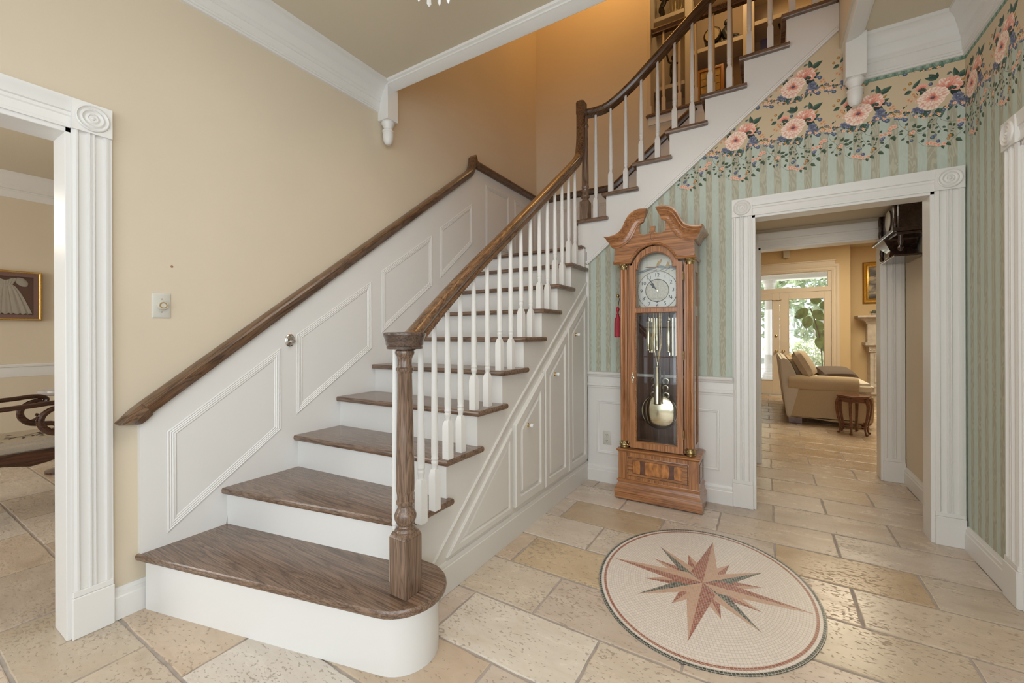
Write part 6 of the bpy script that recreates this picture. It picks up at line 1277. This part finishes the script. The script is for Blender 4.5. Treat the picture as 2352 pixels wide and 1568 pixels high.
rc_ = thing('reclining_statue', 'black reclining statue on a long plinth on the middle bookcase shelf', 'figurine', (-0.36, BY+0.12, 4.755))
MB().stack((-0.50, -0.23, BY+0.05, BY+0.2), [(0, 4.755), (0, 4.785), (-0.012, 4.79), (-0.012, 4.80)]).build('plinth', m_black, rc_)
mb = MB(); mb.tube(spline([(-0.26, BY+0.12, 4.83), (-0.32, BY+0.12, 4.835), (-0.37, BY+0.12, 4.84), (-0.41, BY+0.12, 4.92), (-0.40, BY+0.12, 5.0)], 5), [0.02, 0.022, 0.025, 0.028, 0.03, 0.034, 0.038, 0.042, 0.046, 0.05, 0.054, 0.056, 0.055, 0.052, 0.05, 0.048, 0.044, 0.036, 0.026, 0.018, 0.016], 10); mb.build('body', m_black, rc_); MB().ball((-0.395, BY+0.12, 5.035), 0.032, 10, 8, sz=1.2).build('head', m_black, rc_)
sg = thing('stained_glass_panel', 'orange framed amber stained glass panel standing in the middle bookcase bay', 'picture', (-0.57, BY+0.2, 3.9))
Fsg = fy(BY+0.14)
MB().panel([(-0.735, 4.02), (-0.428, 4.02), (-0.428, 4.553), (-0.735, 4.553)], [(0, 0), (0, 0.02), (0.008, 0.024), (0.034, 0.024), (0.038, 0.008)], Fsg, cap=False).build('frame', simple('honey_oak_frame', (0.42, 0.17, 0.03), 0.35), sg)
m_amber = simple('amber_glass', (0.44, 0.27, 0.075), 0.2, var=0.35, vscale=14); rg = random.Random(9)
for i in range(3):
    for j in range(5):
        x0 = -0.694+i*0.076; z0_ = 4.06+j*0.092; MB().panel([(x0+0.002, z0_+0.002), (x0+0.073, z0_+0.002+rg.uniform(-.006, .006)), (x0+0.073, z0_+0.089), (x0+0.002, z0_+0.089)], [(0, 0.006), (0.002, 0.010)], Fsg).build('pane', m_amber, sg)
MB().face([(-0.70, 4.05), (-0.46, 4.05), (-0.46, 4.52), (-0.70, 4.52)], 0.005, Fsg).build('leading', m_black, sg, recalc=False)
MB().stack((-0.12+0.06, 0.0+0.06, BY+0.05, BY+0.2), [(0, 4.42), (0, 4.44), (-0.01, 4.5), (-0.03, 4.62), (-0.02, 4.66)]).top('blue_vase', simple('cobalt_glaze', (0.03, 0.03, 0.12), 0.2), 'dark blue glazed vase in the right bookcase bay', 'vase')
for i in range(6):
    x0 = -1.23+0.04*i; h = 0.22+0.025*((i*5) % 4)
    MB().box(x0, x0+0.034, BY+0.06, BY+0.24, 3.72, 3.72+h).top('book', simple('book_cloth', [(0.10, 0.05, 0.03), (0.22, 0.13, 0.06), (0.06, 0.07, 0.06)][i % 3], 0.6), ['brown book first from the left at the foot of the bookcase', 'tan book second from the left at the foot of the bookcase', 'dark green book third from the left at the foot of the bookcase', 'brown book fourth from the left at the foot of the bookcase', 'tan book fifth from the left at the foot of the bookcase', 'dark green book at the right end of the lowest shelf row'][i], 'book', 'books at the bottom of the left bay', bevel=0.003)

# ================================================================== GARDEN BEYOND THE GLAZED DOORS
g = MB().box(-12, 16, 10.45, 40, -0.12, -0.03).struct('ground', m_lawn)
mb = MB(); mb.box(-6, 8, 10.0, 14.3, 3.02, 3.12); mb.box(-6, 8, 13.6, 13.9, 2.72, 3.02); mb.box(-6, 8, 13.56, 13.94, 2.70, 2.74); mb.struct('trim_11', m_white)
for k, x in enumerate((0.10, -2.6, 2.9)):
    MB().lathe([(0.19, -0.03), (0.19, 0.05), (0.16, 0.08), (0.165, 0.12), (0.135, 0.15), (0.125, 1.2), (0.115, 2.45), (0.135, 2.47), (0.135, 2.50), (0.118, 2.53), (0.15, 2.60), (0.17, 2.62), (0.17, 2.70)], (x, 13.75, 0), seg=24).top('porch_column', m_white, ['white porch column seen through the left pane of the garden door', 'white porch column left of the garden door', 'white porch column right of the garden door'][k], 'column', 'white porch columns')
def foliage(name, label, c, rad_, n, mat, trunk=True, leafs=0.16, seed=1):
    t = thing(name, label, 'tree', (c[0], c[1], -0.03)); rg = random.Random(seed); mb = MB()
    for i in range(n):
        while True:
            p = Vector((rg.uniform(-1, 1), rg.uniform(-1, 1), rg.uniform(-1, 1)))
            if 0.35 < p.length < 1: break
        p = Vector((c[0]+p.x*rad_[0], c[1]+p.y*rad_[1], c[2]+p.z*rad_[2])); a = Vector((rg.gauss(0, 1), rg.gauss(0, 1), rg.gauss(0, 1))).normalized(); b = a.orthogonal().normalized(); s_ = leafs*rg.uniform(0.6, 1.3)
        mb._add([p-a*s_, p-b*s_*0.5, p+a*s_, p+b*s_*0.5], [(0, 1, 2, 3)])
    o = mb.build('crown', mat, t, recalc=False, smooth=False)
    if trunk: MB().tube([(c[0], c[1], -0.03), (c[0]+0.1, c[1], c[2]*0.5), (c[0], c[1], c[2])], [0.16, 0.12, 0.07], 8).build('trunk', m_bark, t)
    return t
for k, (x, y_, z, rx_, rz_) in enumerate(((-4.5, 22, 3.2, 2.4, 2.6), (-1.0, 24, 3.6, 2.6, 3.0), (2.4, 22.5, 3.4, 2.2, 2.8), (5.6, 24, 3.4, 2.6, 2.8), (9.0, 23, 3.3, 2.4, 2.6))):
    foliage('garden_tree', ['leafy green tree at the far left of the garden', 'leafy green tree behind the left porch column', 'leafy green tree behind the board fence', 'leafy green tree beyond the big-leaved plant', 'leafy green tree at the far right of the garden'][k], (x, y_, z), (rx_, 2.0, rz_), 1500, m_leafp, True, 0.22, 20+k)
for k, (x, y_) in enumerate(((-1.2, 17.2), (0.6, 17.6), (1.5, 18.0), (2.7, 17.4))):
    foliage('garden_shrub', ['low sunlit shrub at the left edge of the garden', 'low sunlit shrub beside the porch column', 'low sunlit shrub in the middle of the garden', 'low sunlit shrub in front of the fence'][k], (x, y_, 0.55), (0.75, 0.6, 0.55), 500, simple('sunlit_pale_leaf', (0.55, 0.60, 0.42), 0.7, var=0.3, vscale=5), False, 0.09, 40+k)
fn_ = thing('board_fence', 'weathered grey board fence at the back of the garden', 'fence', (4, 19.6, 0))
for i in range(40): MB().box(1.6+i*0.152, 1.6+i*0.152+0.14, 19.6, 19.62, 0.0, 1.75+0.02*(i % 3)).build('board', m_fence, fn_)
bp = thing('broad_leaf_plant', 'tall potted plant with broad green leaves outside the right door pane', 'plant', (1.02, 10.9, -0.03))
MB().lathe([(0.001, -0.03), (0.13, -0.03), (0.17, 0.3), (0.18, 0.32), (0.15, 0.32), (0.001, 0.28)], (1.02, 10.9, 0), seg=20).build('pot', simple('terracotta', (0.42, 0.19, 0.10), 0.8), bp)
MB().tube(spline([(1.02, 10.9, 0.28), (1.0, 10.9, 0.9), (0.93, 10.9, 1.35), (0.82, 10.9, 1.75)], 5), 0.012, 7).build('stem', m_bark, bp); rg = random.Random(12)
for k, (x, z, L_, a) in enumerate(((0.78, 1.74, 0.22, 215), (0.86, 1.70, 0.24, -40), (0.80, 1.58, 0.24, 250), (0.92, 1.50, 0.24, -70), (0.98, 1.78, 0.2, 20), (0.95, 1.30, 0.24, -60), (1.0, 1.15, 0.22, -100), (0.98, 1.0, 0.2, -30), (0.72, 1.66, 0.2, 190), (0.90, 1.84, 0.2, 80))):
    d_ = Vector((math.cos(R(a)), rg.uniform(-.4, .4), math.sin(R(a)))).normalized(); s_ = Vector((-d_.z, 0, d_.x)).normalized(); c = Vector((x, 10.9+rg.uniform(-.1, .1), z)); mb = MB(); rows = []
    for i in range(9):
        t = i/8; w_ = 0.10*math.sin(PI*min(1, t*0.93+0.05))**0.8; rows.append([c+d_*L_*t+s_*w_*q+Vector((0, 0.03*abs(q)-0.05*t*t, -0.05*t*t)) for q in (-1, -0.5, 0, 0.5, 1)])
    mb.strips(rows, False); mb.build('leaf', m_leafg, bp, recalc=False)
